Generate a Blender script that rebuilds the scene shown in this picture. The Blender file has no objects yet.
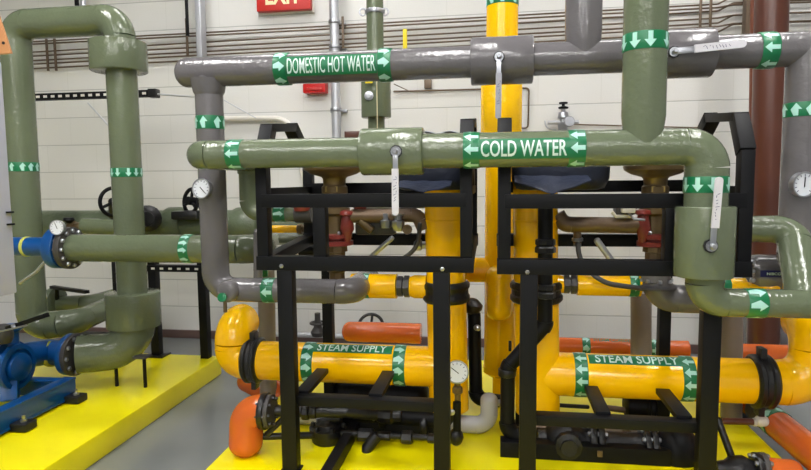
import bpy, bmesh, math, random
from mathutils import Vector, Matrix
random.seed(7)
C = bpy.context.scene.collection
PI = math.pi
# ------------------------------------------------------------------ camera
F, CX, CY, H = 600.0, 405.5, 235.0, 1.17
YAW, PITCH, ROLL = math.radians(8.5), math.radians(5.1), math.radians(0.55)
fwd = Vector((-math.sin(YAW)*math.cos(PITCH), math.cos(YAW)*math.cos(PITCH), -math.sin(PITCH)))
r0 = Vector((math.cos(YAW), math.sin(YAW), 0)); u0 = r0.cross(fwd)
cr = r0*math.cos(ROLL) - u0*math.sin(ROLL)
cu = u0*math.cos(ROLL) + r0*math.sin(ROLL)
CAM = Vector((0, 0, H))

def ray(px, py): return fwd + cr*((px-CX)/F) + cu*((CY-py)/F)
def W(px, py, Y):
    d = ray(px, py); return CAM + d*(Y/d.y)
def RR(dpx, px, py, Y):
    return dpx/2/F*(Y/ray(px, py).y)
def V(*a): return Vector(a)

# ------------------------------------------------------------------ materials
def lin(c):
    c /= 255.0
    return c/12.92 if c <= .04045 else ((c+.055)/1.055)**2.4
def mat(name, rgb, rough=.5, metal=0, bump=0, bscale=40, var=0, vscale=6, coat=0, emit=None, spec=.5, streak=0):
    m = bpy.data.materials.new(name); m.use_nodes = True
    nt = m.node_tree; N = nt.nodes; L = nt.links
    b = N['Principled BSDF']
    col = (lin(rgb[0]), lin(rgb[1]), lin(rgb[2]), 1)
    b.inputs['Base Color'].default_value = col
    b.inputs['Roughness'].default_value = rough
    b.inputs['Metallic'].default_value = metal
    b.inputs['Specular IOR Level'].default_value = spec
    if coat: b.inputs['Coat Weight'].default_value = coat; b.inputs['Coat Roughness'].default_value = .08
    g = N.new('ShaderNodeNewGeometry')
    if var:
        n = N.new('ShaderNodeTexNoise'); n.inputs['Scale'].default_value = vscale; n.inputs['Detail'].default_value = 5
        L.new(g.outputs['Position'], n.inputs['Vector'])
        mr = N.new('ShaderNodeMapRange'); mr.inputs[1].default_value = .3; mr.inputs[2].default_value = .7
        mr.inputs[3].default_value = 1-var; mr.inputs[4].default_value = 1+var
        L.new(n.outputs[0], mr.inputs[0])
        mx = N.new('ShaderNodeVectorMath'); mx.operation = 'SCALE'; mx.inputs[0].default_value = col[:3]
        L.new(mr.outputs[0], mx.inputs['Scale']); L.new(mx.outputs[0], b.inputs['Base Color'])
    if bump:
        n = N.new('ShaderNodeTexNoise'); n.inputs['Scale'].default_value = bscale; n.inputs['Detail'].default_value = 4
        L.new(g.outputs['Position'], n.inputs['Vector'])
        bp = N.new('ShaderNodeBump'); bp.inputs['Strength'].default_value = bump; bp.inputs['Distance'].default_value = .004
        L.new(n.outputs[0], bp.inputs['Height']); L.new(bp.outputs[0], b.inputs['Normal'])
        if coat: L.new(bp.outputs[0], b.inputs['Coat Normal'])
    if emit:
        b.inputs['Emission Color'].default_value = (*[lin(x) for x in emit[0]], 1); b.inputs['Emission Strength'].default_value = emit[1]
    return m
GREEN = mat('green_paint', (97, 106, 84), .13, bump=.6, bscale=55, var=.05)
GREEN_B = mat('rough_green_mastic', (84, 94, 74), .32, bump=1, bscale=45, var=.12, vscale=14)
GREY = mat('grey_paint', (100, 97, 99), .15, bump=.5, bscale=50, var=.05)
YEL = mat('steam_yellow', (250, 190, 0), .16, bump=.12, bscale=22, var=.04)
YELR = mat('rough_steam_yellow', (252, 196, 0), .26, bump=1, bscale=38, var=.06)
ORG = mat('orange_paint', (206, 98, 38), .2, bump=.25, bscale=30, var=.08)
PAD = mat('pad_yellow', (244, 230, 2), .3, bump=.15, bscale=9, var=.05, vscale=3)
BLK = mat('black_steel', (9, 10, 14), .5, bump=.1, bscale=60, var=.1, spec=.22)
IRON = mat('black_iron', (15, 15, 18), .38, bump=.7, bscale=60, var=.2, vscale=30)
DGREY = mat('dark_grey_iron', (62, 60, 60), .5, bump=.4, bscale=50)
BLUE = mat('blue_enamel', (8, 72, 136), .28, bump=.15, bscale=30, var=.08)
STEEL = mat('zinc_steel', (170, 172, 178), .3, metal=.9, bump=.1)
GALV = mat('galvanised', (188, 190, 196), .38, metal=.55, var=.1)
BRASS = mat('bronze', (114, 96, 68), .38, metal=.65, bump=.3, bscale=50, var=.12, vscale=20)
COPPER = mat('copper_brown', (108, 88, 70), .4, metal=.35, bump=.2, var=.12, vscale=12)
REDV = mat('red_enamel', (124, 48, 42), .3, bump=.4, bscale=60, var=.2, vscale=30)
MAROON = mat('maroon_paint', (84, 46, 34), .3, bump=.2, var=.08)
BEIGE = mat('beige_grey_paint', (128, 118, 108), .4, bump=.3, var=.08)
NAVY = mat('navy_blanket', (24, 30, 46), .55, bump=.8, bscale=30, var=.15)
SLV = mat('white_sleeve', (205, 203, 208), .45)
SLVG = mat('grey_sleeve', (150, 150, 156), .45)
INK = mat('blue_ink', (58, 62, 96), .6)
LGREEN = mat('label_green', (6, 108, 66), .35)
LMINT = mat('label_mint', (168, 216, 204), .4)
LWHITE = mat('label_white', (205, 226, 218), .4)
RUBBER = mat('black_rubber', (16, 16, 17), .55, bump=.2)
WHITEP = mat('white_paint', (222, 218, 210), .4)
PANEL = mat('panel_grey', (166, 168, 182), .4, var=.02)
CARD = mat('cardboard', (186, 130, 84), .8, var=.08)
DIAL = mat('dial_white', (225, 228, 235), .3)
SIGNRED = mat('sign_red', (186, 34, 26), .4)
REDF = mat('alarm_red', (196, 24, 24), .35)
CREAM = mat('sign_cream', (236, 226, 180), .5)
TAGY = mat('tag_yellow', (236, 214, 20), .5)
CONDUIT = mat('conduit_brown', (104, 88, 72), .35, metal=.4, var=.1)
PAPER = mat('plastic_sheet', (196, 200, 206), .3, bump=.5, bscale=20)
NAVYL = mat('navy_label', (14, 20, 78), .4)
STRING = mat('string', (196, 186, 150), .7)

# ------------------------------------------------------------------ mesh helpers
def frame_of(t, ref=None):
    t = t.normalized(); r = ref or V(0, 0, 1)
    if abs(t.dot(r)) > .95: r = V(0, 1, 0)
    a = t.cross(r).normalized(); b = t.cross(a).normalized()
    return t, a, b
def sweep(bm, pts, rads, seg=28, caps=(0, 0)):
    """caps: 0 flat, 1 dome"""
    n = len(pts)
    T = []
    for i in range(n):
        d = (pts[min(i+1, n-1)]-pts[max(i-1, 0)])
        T.append(d.normalized())
    t, a, b = frame_of(T[0])
    P = list(pts); R = list(rads); TT = list(T)
    if caps[0]:
        k = [(math.cos(x), math.sin(x)) for x in (0.15, .4, .7, 1.0, 1.3)]
        P = [pts[0]-T[0]*rads[0]*c*.8 for c, s in k]+P; R = [rads[0]*s for c, s in k]+R; TT = [T[0]]*5+TT
    if caps[1]:
        k = [(math.cos(x), math.sin(x)) for x in (1.3, 1.0, .7, .4, .15)]
        P = P+[pts[-1]+T[-1]*rads[-1]*c*.8 for c, s in k]; R = R+[rads[-1]*s for c, s in k]; TT = TT+[T[-1]]*5
    rings = []; prev = TT[0]
    for p, r, t in zip(P, R, TT):
        q = prev.rotation_difference(t); a = (q @ a); a = (a - t*a.dot(t)).normalized(); prev = t
        b = t.cross(a)
        rings.append([bm.verts.new(p+(a*math.cos(x*2*PI/seg)+b*math.sin(x*2*PI/seg))*r) for x in range(seg)])
    for r1, r2 in zip(rings, rings[1:]):
        for i in range(seg):
            bm.faces.new((r1[i], r1[(i+1) % seg], r2[(i+1) % seg], r2[i]))
    bm.faces.new(list(reversed(rings[0]))); bm.faces.new(rings[-1])
    return bm
def lathe(bm, a, d, prof, seg=32):
    """prof: (distance along d, radius)"""
    t, x, y = frame_of(d)
    rings = []
    for s, r in prof:
        r = max(r, 1e-4)
        rings.append([bm.verts.new(a+t*s+(x*math.cos(k*2*PI/seg)+y*math.sin(k*2*PI/seg))*r) for k in range(seg)])
    for r1, r2 in zip(rings, rings[1:]):
        for i in range(seg): bm.faces.new((r1[i], r1[(i+1) % seg], r2[(i+1) % seg], r2[i]))
    bm.faces.new(list(reversed(rings[0]))); bm.faces.new(rings[-1])
    return bm
def drum(a, b, r, bev=.006, seg=36):
    d = b-a; L = d.length; bev = min(bev, L*.3, r*.3)
    return lathe(bmesh.new(), a, d, [(0, r-bev), (bev*.3, r-bev*.3), (bev, r), (L-bev, r), (L-bev*.3, r-bev*.3), (L, r-bev)], seg)
def beam(bm, a, b, w, h, ref=None, bev=.002):
    t, x, y = frame_of(b-a, ref)
    vs = []
    for p in (a, b):
        for sx, sy in ((-1, -1), (1, -1), (1, 1), (-1, 1)): vs.append(bm.verts.new(p+x*sx*w/2+y*sy*h/2))
    fs = [bm.faces.new([vs[i] for i in q]) for q in ((3, 2, 1, 0), (4, 5, 6, 7), (0, 1, 5, 4), (1, 2, 6, 5), (2, 3, 7, 6), (3, 0, 4, 7))]
    if bev:
        es = list({e for f in fs for e in f.edges})
        bmesh.ops.bevel(bm, geom=es, offset=bev, segments=2, affect='EDGES', profile=.6)
    return bm
def box(c, s, bev=.003):
    bm = bmesh.new(); return beam(bm, V(c[0]-s[0]/2, c[1], c[2]), V(c[0]+s[0]/2, c[1], c[2]), s[1], s[2], None, bev)
def prism(bm, poly, n, depth):
    """poly: 3D points in order, extruded along n"""
    a = [bm.verts.new(p) for p in poly]; b = [bm.verts.new(p+n*depth) for p in poly]
    bm.faces.new(a); bm.faces.new(list(reversed(b)))
    k = len(poly)
    for i in range(k): bm.faces.new((a[i], b[i], b[(i+1) % k], a[(i+1) % k]))
    bmesh.ops.recalc_face_normals(bm, faces=bm.faces)
    return bm
def torus(bm, c, n, R, r, seg=36, s2=10, arc=2*PI):
    t, x, y = frame_of(n); rings = []
    for i in range(seg):
        A = i*2*PI/seg; d = x*math.cos(A)+y*math.sin(A)
        rings.append([bm.verts.new(c+d*(R+r*math.cos(k*2*PI/s2))+t*r*math.sin(k*2*PI/s2)) for k in range(s2)])
    for i in range(seg):
        r1, r2 = rings[i], rings[(i+1) % seg]
        for k in range(s2): bm.faces.new((r1[k], r2[k], r2[(k+1) % s2], r1[(k+1) % s2]))
    return bm

def worigin(o):
    v = V(0, 0, 0)
    while o: v += o.location; o = o.parent
    return v
def obj(name, bm, m, parent=None, smooth=42):
    bmesh.ops.recalc_face_normals(bm, faces=bm.faces)
    vs = [v.co for v in bm.verts]
    lo = Vector([min(v[i] for v in vs) for i in range(3)]); hi = Vector([max(v[i] for v in vs) for i in range(3)])
    c = (lo+hi)/2
    if parent is None: c.z = lo.z
    for v in bm.verts: v.co -= c
    me = bpy.data.meshes.new(name)
    for f in bm.faces: f.smooth = True
    bm.to_mesh(me); bm.free()
    me.set_sharp_from_angle(angle=math.radians(smooth))
    me.materials.append(m)
    o = bpy.data.objects.new(name, me); C.objects.link(o)
    if parent: o.parent = parent; o.location = c - worigin(parent)
    else: o.location = c
    return o
ROOTS = []
def thing(name, label, cat, group=None):
    o = bpy.data.objects.new(name, None); C.objects.link(o); o.empty_display_size = .05
    o['label'] = label; o['category'] = cat
    if group: o['group'] = group
    ROOTS.append(o); return o
def tag(o, label, cat, group=None):
    o['label'] = label; o['category'] = cat
    if group: o['group'] = group
    return o
def struct(name, bm, m, smooth=30):
    o = obj(name, bm, m, None, smooth); o['kind'] = 'structure'; return o

def fillet(pts, bend):
    """returns list of ('s', p, q, i) and ('e', [pts], i)"""
    n = len(pts); out = []; cur = pts[0]
    for i in range(1, n-1):
        a, p, b = pts[i-1], pts[i], pts[i+1]
        d1 = (a-p); d2 = (b-p); l1, l2 = d1.length, d2.length; d1.normalize(); d2.normalize()
        ang = d1.angle(d2)
        if ang > PI-.06:
            out.append(('s', cur, p, i)); cur = p; continue
        rb = bend[i] if isinstance(bend, (list, tuple)) else bend
        t = min(rb/math.tan(ang/2), l1*.98 if i == 1 else l1*.49, l2*.98 if i == n-2 else l2*.49)
        rb = t*math.tan(ang/2)
        s, e = p+d1*t, p+d2*t
        bis = (d1+d2).normalized(); cen = p+bis*(rb/math.sin(ang/2))
        v1 = s-cen; tot = PI-ang; ax = v1.cross(e-cen).normalized()
        arc = [cen+(Matrix.Rotation(tot*k/10, 3, ax) @ v1) for k in range(11)]
        out.append(('s', cur, s, i)); out.append(('e', arc, i)); cur = e
    out.append(('s', cur, pts[-1], n-1))
    return out
def run(parent, pts, rads, m, bend=None, names=('pipe', 'elbow'), seg=32, caps=(0, 0), split=True, lip=.0):
    """pipe run; rads float or list per segment"""
    n = len(pts)
    rs = rads if isinstance(rads, (list, tuple)) else [rads]*(n-1)
    if bend is None: bend = [1.15*max(rs[max(i-1, 0)], rs[min(i, n-2)]) for i in range(n)]
    segs = [s for s in fillet(pts, bend) if not (s[0] == 's' and (s[1]-s[2]).length < .004)]
    if not split:
        P = []; R = []
        for s in segs:
            if s[0] == 's':
                r = rs[s[3]-1]
                for p in (s[1], s[2]):
                    if not P or (P[-1]-p).length > 1e-4: P.append(p); R.append(r)
            else:
                k = len(s[1]); ra, rb = rs[s[2]-1], rs[s[2]]
                for j, p in enumerate(s[1]):
                    if (P[-1]-p).length > 1e-4 if P else True: P.append(p); R.append(ra+(rb-ra)*j/(k-1))
        return [obj(names[0], sweep(bmesh.new(), P, R, seg, caps), m, parent)]
    out = []
    for j, s in enumerate(segs):
        cp = (caps[0] if j == 0 else 0, caps[1] if j == len(segs)-1 else 0)
        if s[0] == 's': out.append(obj(names[0], sweep(bmesh.new(), [s[1], s[2]], [rs[s[3]-1]]*2, seg, cp), m, parent))
        else:
            ra, rb = rs[s[2]-1], rs[s[2]]; k = len(s[1])
            out.append(obj(names[1], sweep(bmesh.new(), s[1], [(ra+(rb-ra)*q/(k-1))*1.012+lip for q in range(k)], seg, cp), m, parent))
    return out

# ---- labels wrapped round pipes
def to_cam(p, t):
    n = (CAM-p); n -= t*n.dot(t); return n.normalized()
def wrap(bm, p, t, n, R, th0=0):
    up = n.cross(t)
    for v in bm.verts:
        th = v.co.y/R+th0; rr = R+v.co.z
        v.co = p+t*v.co.x+(n*math.cos(th)+up*math.sin(th))*rr
def arrow2d(bm, cx, cy, l, w, sgn):
    hl = min(l*.5, w*.62)
    pts = [(-l/2, -w*.2), (l/2-hl, -w*.2), (l/2-hl, -w*.5), (l/2, 0), (l/2-hl, w*.5), (l/2-hl, w*.2), (-l/2, w*.2)]
    vs = [bm.verts.new((cx+sgn*x, cy+y, 0)) for x, y in pts]
    try: bm.faces.new(vs)
    except ValueError: pass
def band(parent, p, t, wid, R, sgn, N, asz=.88, n=None):
    """p centre on axis; arrow direction sgn*t"""
    t = t.normalized()
    if n is None: n = V(0, -1, 0) if abs(t.y) < .5 else V(0, 0, 1)
    n = (n-t*n.dot(t)).normalized()
    b = drum(p-t*wid/2, p+t*wid/2, R+.0012, .0004, 40)
    o = obj('label_band', b, LGREEN, parent)
    bm = bmesh.new(); pitch = 2*PI*R/N
    for k in range(N): arrow2d(bm, 0, k*pitch, wid*asz, pitch*.78, sgn)
    bmesh.ops.triangulate(bm, faces=bm.faces)
    bmesh.ops.subdivide_edges(bm, edges=bm.edges, cuts=1, use_grid_fill=True)
    wrap(bm, p, t, n, R+.0022)
    obj('arrows', bm, LMINT, o, 80)
    return o
def text_mesh(s, length, height, bold=.0):
    cv = bpy.data.curves.new('lettering', 'FONT'); cv.body = s; cv.size = 1; cv.offset = bold; cv.resolution_u = 3
    o = bpy.data.objects.new('lettering', cv); C.objects.link(o)
    dg = bpy.context.evaluated_depsgraph_get(); dg.update()
    me = bpy.data.meshes.new_from_object(o.evaluated_get(dg))
    bpy.data.objects.remove(o); bpy.data.curves.remove(cv)
    bm = bmesh.new(); bm.from_mesh(me); bpy.data.meshes.remove(me)
    xs = [v.co.x for v in bm.verts]; ys = [v.co.y for v in bm.verts]
    x0, x1, y0, y1 = min(xs), max(xs), min(ys), max(ys)
    for v in bm.verts:
        v.co.x = (v.co.x-(x0+x1)/2)/(x1-x0)*length; v.co.y = (v.co.y-(y0+y1)/2)/(y1-y0)*height; v.co.z = 0
    return bm
def text_on_pipe(parent, s, p, t, R, length, height, th0, m=LWHITE, bold=.02):
    bm = text_mesh(s, length, height, bold)
    for k in range(1, 9):
        g = bm.verts[:]+bm.edges[:]+bm.faces[:]
        bmesh.ops.bisect_plane(bm, geom=g, plane_co=(0, -height/2+height*k/9, 0), plane_no=(0, 1, 0))
    wrap(bm, p, t, V(0, -1, 0)-t*V(0, -1, 0).dot(t), R, th0)
    return obj('lettering', bm, m, parent, 80)
def strip_on_pipe(parent, p, t, R, length, height, th0, m=LGREEN):
    bm = bmesh.new(); k = 12
    rows = [[bm.verts.new((x*length/2, -height/2+height*j/k, z)) for j in range(k+1)] for x, z in ((-1, 0), (-1, .0012), (1, .0012), (1, 0))]
    for a, b in zip(rows, rows[1:]+rows[:1]):
        for j in range(k): bm.faces.new((a[j], a[j+1], b[j+1], b[j]))
    bm.faces.new([r[0] for r in rows]); bm.faces.new([r[-1] for r in rows])
    wrap(bm, p, t, V(0, -1, 0)-t*V(0, -1, 0).dot(t), R-.0004, th0)
    return obj('label_strip', bm, m, parent, 80)

def bolts(parent, c, n, R, N, r=.008, h=.012, m=STEEL, ph=0):
    t, x, y = frame_of(n)
    for k in range(N):
        A = ph+k*2*PI/N; p = c+(x*math.cos(A)+y*math.sin(A))*R
        obj('bolt', lathe(bmesh.new(), p-t*.002, t, [(0, r), (h*.7, r), (h, r*.7)], 6), m, parent, 30)
def flange(parent, c, n, R, th, m, N=8, br=.008, name='flange', bm_=STEEL):
    n = n.normalized()
    o = obj(name, drum(c-n*th/2, c+n*th/2, R, .003), m, parent)
    bolts(o, c+n*th/2, n, R*.82, N, br, m=bm_)
    bolts(o, c-n*th/2, -n, R*.82, N, br, m=bm_)
    return o
def coupling(parent, a, b, R, m=IRON):
    """grooved coupling: two ribs, lugs"""
    d = b-a; L = d.length; t, x, y = frame_of(d)
    prof = [(0, R*.97), (.0, R*1.1), (L*.12, R*1.2), (L*.3, R*1.2), (L*.38, R*1.13), (L*.62, R*1.13), (L*.7, R*1.2), (L*.88, R*1.2), (L, R*1.1), (L, R*.97)]
    o = obj('grooved_coupling', lathe(bmesh.new(), a, d, prof, 36), m, parent)
    for s in (1, -1):
        p = a+d*.5+y*s*R*1.24
        obj('bolt_lug', beam(bmesh.new(), p-x*R*.28, p+x*R*.28, L*.7, R*.26, t, .003), m, o)
    return o
def gauge(label, c, n, R, stem_to=None, rot=.8, cat='gauge'):
    g = thing('pressure_gauge', label, cat); n = n.normalized(); t, x, y = frame_of(n)
    up = V(0, 0, 1)-n*n.z; up.normalize(); rt = up.cross(n)
    obj('gauge_case', lathe(bmesh.new(), c-n*R*.6, n, [(0, R*.8), (R*.1, R*.95), (R*.55, R*.97), (R*.6, R*1.02), (R*.72, R*1.02), (R*.74, R*.92), (R*.62, R*.9)]), STEEL, g)
    obj('dial', lathe(bmesh.new(), c, n, [(0, R*.9), (R*.04, R*.9)]), DIAL, g)
    bm = bmesh.new()
    for k in range(11):
        A = math.radians(225-27*k); d = rt*math.cos(A)+up*math.sin(A)
        beam(bm, c+n*R*.055+d*R*.66, c+n*R*.055+d*R*.82, R*.05, R*.02, n, 0)
    obj('scale_ticks', bm, INK, g)
    d = rt*math.cos(rot)+up*math.sin(rot); bm = bmesh.new()
    beam(bm, c+n*R*.08-d*R*.2, c+n*R*.08+d*R*.62, R*.07, R*.03, n, 0)
    obj('needle', bm, BLK, g)
    if stem_to is not None: obj('stem', sweep(bmesh.new(), [c-n*R*.3, stem_to], [R*.22]*2, 12), BRASS, g)
    return g
def handwheel(parent, c, n, R, r=.008, m=BLK, name='handwheel'):
    bm = torus(bmesh.new(), c, n, R, r); t, x, y = frame_of(n)
    for k in range(3):
        A = k*2*PI/3+.4; sweep(bm, [c, c+(x*math.cos(A)+y*math.sin(A))*R], [r*.8, r*.8], 8)
    lathe(bm, c-t*r*2, t, [(0, r*2.2), (r*4, r*2.2)], 16)
    return obj(name, bm, m, parent)
def lever(parent, pivot, tip, n, slv=SLV, nfrac=.27, w=.021, ink=True, wm=INK):
    """ball valve lever: boss, metal neck, dipped sleeve with handwriting"""
    d = tip-pivot; L = d.length; d.normalize(); n = (n-d*n.dot(d)).normalized()
    h = obj('valve_handle', beam(bmesh.new(), pivot+n*.012, pivot+n*.012+d*L*(nfrac+.1), w*.8, .005, n, .001), STEEL, parent)
    obj('packing_nut', lathe(bmesh.new(), pivot-n*.02, n, [(0, .016), (.028, .016), (.028, .009), (.044, .009), (.048, .006)], 12), STEEL, h, 30)
    obj('stem_recess_shade', lathe(bmesh.new(), pivot-n*.006, n, [(0, .021), (.007, .021)], 9), RUBBER, h)  # flat black disc behind the nut, painting in the shade of a stem recess
    a = pivot+n*.014+d*L*nfrac; b = pivot+n*.014+d*L
    side = d.cross(n); bm = bmesh.new()
    poly = []
    for q in range(9):
        A = -PI/2+PI*q/8; poly.append(b-d*w/2+d*math.cos(A)*w/2+side*math.sin(A)*w/2)
    poly += [a+side*w/2, a-side*w/2]
    prism(bm, poly, n, .009)
    obj('sleeve', bm, slv, h)
    if ink:
        bm = bmesh.new(); rnd = random.Random(int(L*1e5))
        k = 9; st = a+d*L*.12
        for q in range(k):
            p = st+d*(L*.045*q)+n*.0095; e = p+d*L*.03*rnd.uniform(.2, 1.2)+side*w*rnd.uniform(-.3, .3)
            beam(bm, p-side*w*rnd.uniform(.1, .25), e, .0016, .0008, n, 0)
        obj('handwriting', bm, wm, h)
    return h

# ================================================================== SETTING
WY = 4.2                                     # back wall plane
XL, XR, YB, ZC = -4.7, 3.1, -9.0, 3.5
def wall_material():
    m = bpy.data.materials.new('painted_block'); m.use_nodes = True
    N = m.node_tree.nodes; L = m.node_tree.links; b = N['Principled BSDF']
    g = N.new('ShaderNodeNewGeometry'); s = N.new('ShaderNodeSeparateXYZ'); L.new(g.outputs['Position'], s.inputs[0])
    add = N.new('ShaderNodeMath'); add.operation = 'ADD'; L.new(s.outputs[0], add.inputs[0]); L.new(s.outputs[1], add.inputs[1])
    c = N.new('ShaderNodeCombineXYZ'); L.new(add.outputs[0], c.inputs[0]); L.new(s.outputs[2], c.inputs[1])
    off = N.new('ShaderNodeVectorMath'); off.operation = 'ADD'; off.inputs[1].default_value = (10.07, -.035, 0); L.new(c.outputs[0], off.inputs[0])
    br = N.new('ShaderNodeTexBrick'); L.new(off.outputs[0], br.inputs[0])
    br.inputs['Scale'].default_value = 1; br.inputs['Brick Width'].default_value = .41; br.inputs['Row Height'].default_value = .205
    br.inputs['Mortar Size'].default_value = .0045; br.inputs['Mortar Smooth'].default_value = .6
    br.offset_frequency = 2
    c1 = (lin(218), lin(217), lin(214), 1)
    br.inputs['Color1'].default_value = c1; br.inputs['Color2'].default_value = (lin(215), lin(214), lin(211), 1)
    br.inputs['Mortar'].default_value = (lin(211), lin(210), lin(206), 1)
    b2 = N.new('ShaderNodeTexBrick'); L.new(off.outputs[0], b2.inputs[0])
    b2.inputs['Scale'].default_value = 1; b2.inputs['Brick Width'].default_value = 60; b2.inputs['Row Height'].default_value = .205
    b2.inputs['Mortar Size'].default_value = .0045; b2.inputs['Mortar Smooth'].default_value = .6
    b2.inputs['Color1'].default_value = b2.inputs['Color2'].default_value = (1, 1, 1, 1); b2.inputs['Mortar'].default_value = (.68, .68, .69, 1)
    mm = N.new('ShaderNodeMix'); mm.data_type = 'RGBA'; mm.blend_type = 'MULTIPLY'; mm.inputs[0].default_value = 1
    L.new(br.outputs[0], mm.inputs[6]); L.new(b2.outputs[0], mm.inputs[7])
    L.new(mm.outputs[2], b.inputs['Base Color']); b.inputs['Roughness'].default_value = .5
    n = N.new('ShaderNodeTexNoise'); n.inputs['Scale'].default_value = 90; L.new(g.outputs['Position'], n.inputs['Vector'])
    inv = N.new('ShaderNodeMath'); inv.operation = 'MULTIPLY_ADD'; inv.inputs[1].default_value = -1.0; L.new(b2.outputs['Fac'], inv.inputs[0])
    sc = N.new('ShaderNodeMath'); sc.operation = 'MULTIPLY'; sc.inputs[1].default_value = .35; L.new(n.outputs[0], sc.inputs[0])
    L.new(sc.outputs[0], inv.inputs[2])
    bp = N.new('ShaderNodeBump'); bp.inputs['Strength'].default_value = .5; bp.inputs['Distance'].default_value = .004
    L.new(inv.outputs[0], bp.inputs['Height']); L.new(bp.outputs[0], b.inputs['Normal'])
    return m
WALL = wall_material()
FLOOR = mat('epoxy_floor', (124, 128, 128), .22, bump=.12, bscale=5, var=.07, vscale=2)
CEIL = mat('ceiling_paint', (92, 92, 92), .8)
WALLD = mat('plain_wall_paint', (150, 150, 148), .7)
cx, cy = (XL+XR)/2, (YB+WY)/2
struct('floor', box((cx, cy, -.05), (XR-XL+.2, WY-YB+.2, .1), 0), FLOOR)
struct('ceiling', box((cx, cy, ZC+.05), (XR-XL+.2, WY-YB+.2, .1), 0), CEIL)
struct('wall_back', box((cx, WY+.06, ZC/2), (XR-XL+.2, .12, ZC), 0), WALL)
struct('wall_front', box((cx, YB-.06, ZC/2), (XR-XL+.2, .12, ZC), 0), WALLD)
struct('wall_left', box((XL-.06, cy, ZC/2), (.12, WY-YB, ZC), 0), WALLD)
struct('wall_right', box((XR+.06, cy, ZC/2), (.12, WY-YB, ZC), 0), WALLD)
struct('baseboard_back', box((cx, WY-.012, .03), (XR-XL, .022, .06), .003), mat('brown_trim', (92, 72, 68), .5))

# housekeeping pads
PZ = .115
def pad(x0, x1, y0, y1, label):
    bm = bmesh.new(); beam(bm, V(x0, (y0+y1)/2, PZ/2), V(x1, (y0+y1)/2, PZ/2), y1-y0, PZ, None, .012)
    tag(obj('housekeeping_pad', bm, PAD), label, 'equipment pad')
PAD1X = -1.66
pad(-4.0, PAD1X, .6, 3.4, 'yellow painted concrete pad under the blue pump at left')
pad(-1.06, 1.08, 1.2, 3.5, 'yellow painted concrete pad under the two black steel skid frames')

# ceiling lamps
def lamp(x, y, w, d, power, label, tint=(1, .985, .965)):
    t = thing('ceiling_light', label, 'light', 'ceiling strip lights')
    obj('housing', box((x, y, ZC-.04), (w+.06, d+.06, .07), .004), WHITEP, t)
    m = bpy.data.materials.new('lit_diffuser'); m.use_nodes = True; b = m.node_tree.nodes['Principled BSDF']
    b.inputs['Emission Color'].default_value = (*tint, 1); b.inputs['Emission Strength'].default_value = power
    b.inputs['Base Color'].default_value = (.8, .8, .8, 1)
    obj('diffuser', box((x, y, ZC-.085), (w, d, .02), .002), m, t)
lamp(-2.2, 1.5, .16, 1.25, 60, 'white strip light on the ceiling')
lamp(-.35, 1.25, .16, 1.25, 60, 'white strip light on the ceiling')
lamp(1.5, 1.5, .16, 1.25, 60, 'white strip light on the ceiling')
lamp(-1.3, 3.3, 1.25, .16, 26, 'white strip light on the ceiling')
lamp(.1, -1.2, 1.25, .16, 85, 'white strip light on the ceiling')
lamp(1.3, 3.2, 1.25, .16, 26, 'white strip light on the ceiling')
lamp(-1.9, -1.2, 1.25, .16, 85, 'white strip light on the ceiling')

for lx, ly in ((-3.0, -3.6), (-.9, -4.2), (1.4, -3.6), (-2.2, -6.6), (.4, -7.2), (2.2, -6.4)):
    lamp(lx, ly, .16, 1.25, 95, 'white strip light on the ceiling')

# ================================================================== WALL FITTINGS
# conduit bundle
ya = [41.5, 44, 52, 56, 60.5, 64, 68.5]; yb = [5, 8.5, 12, 19, 24, 27.5, 33]
CY = CY
for i, (a, b) in enumerate(zip(ya, yb)):
    Y = WY-.035-(.015 if i % 2 else 0)
    P = []
    def yy(x): return a+(b-a)*(x-30)/670
    up = -7 if i % 2 == 0 else -2
    P.append(W(-130, yy(-130), Y)); P.append(W(300, yy(300)+.8, Y)); P.append(W(718, yy(718), Y))
    P.append(W(733, yy(733)+up, Y)); P.append(W(960, yy(960)+up+4, Y))
    r = RR(1.7, 400, 40, Y)
    bm = sweep(bmesh.new(), [p for s in fillet(P, .05) for p in ([s[1]] if s[0] == 's' else s[1])]+[P[-1]], [r]*999, 10)if False else None
    pts = []
    for s in fillet(P, .05):
        for p in ([s[1], s[2]] if s[0] == 's' else s[1]):
            if not pts or (pts[-1]-p).length > 1e-3: pts.append(p)
    tag(obj('wall_conduit', sweep(bmesh.new(), pts, [r]*len(pts), 10), CONDUIT),
        '%s thin brown conduit %s the bundle running along the block wall' %
        (('topmost', 'second highest', 'third highest', 'middle', 'third lowest', 'second lowest', 'lowest')[i], 'of'), 'conduit', 'conduits along the back wall')
def strut(px, y0, y1, w, Y, label, m=GALV, name='wall_strut', slots=True, sm=BLK, d=.03):
    a, b = W(px, y0, Y), W(px, y1, Y); b = V(a.x, a.y, b.z)
    ww = RR(w, px, y0, Y)*2
    t = thing(name, label, 'strut'); obj('channel', beam(bmesh.new(), a, b, ww, d, V(0, 1, 0) if False else V(1, 0, 0)), m, t)
    if slots:
        n = int((a-b).length/.05); bm = bmesh.new()
        for k in range(1, n):
            p = a+(b-a)*k/n; beam(bm, p+V(0, -d/2-.001, .012), p+V(0, -d/2-.001, -.012), .002, ww*.3, V(1, 0, 0), 0)
        obj('slots', bm, sm, t)
    return t
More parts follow.
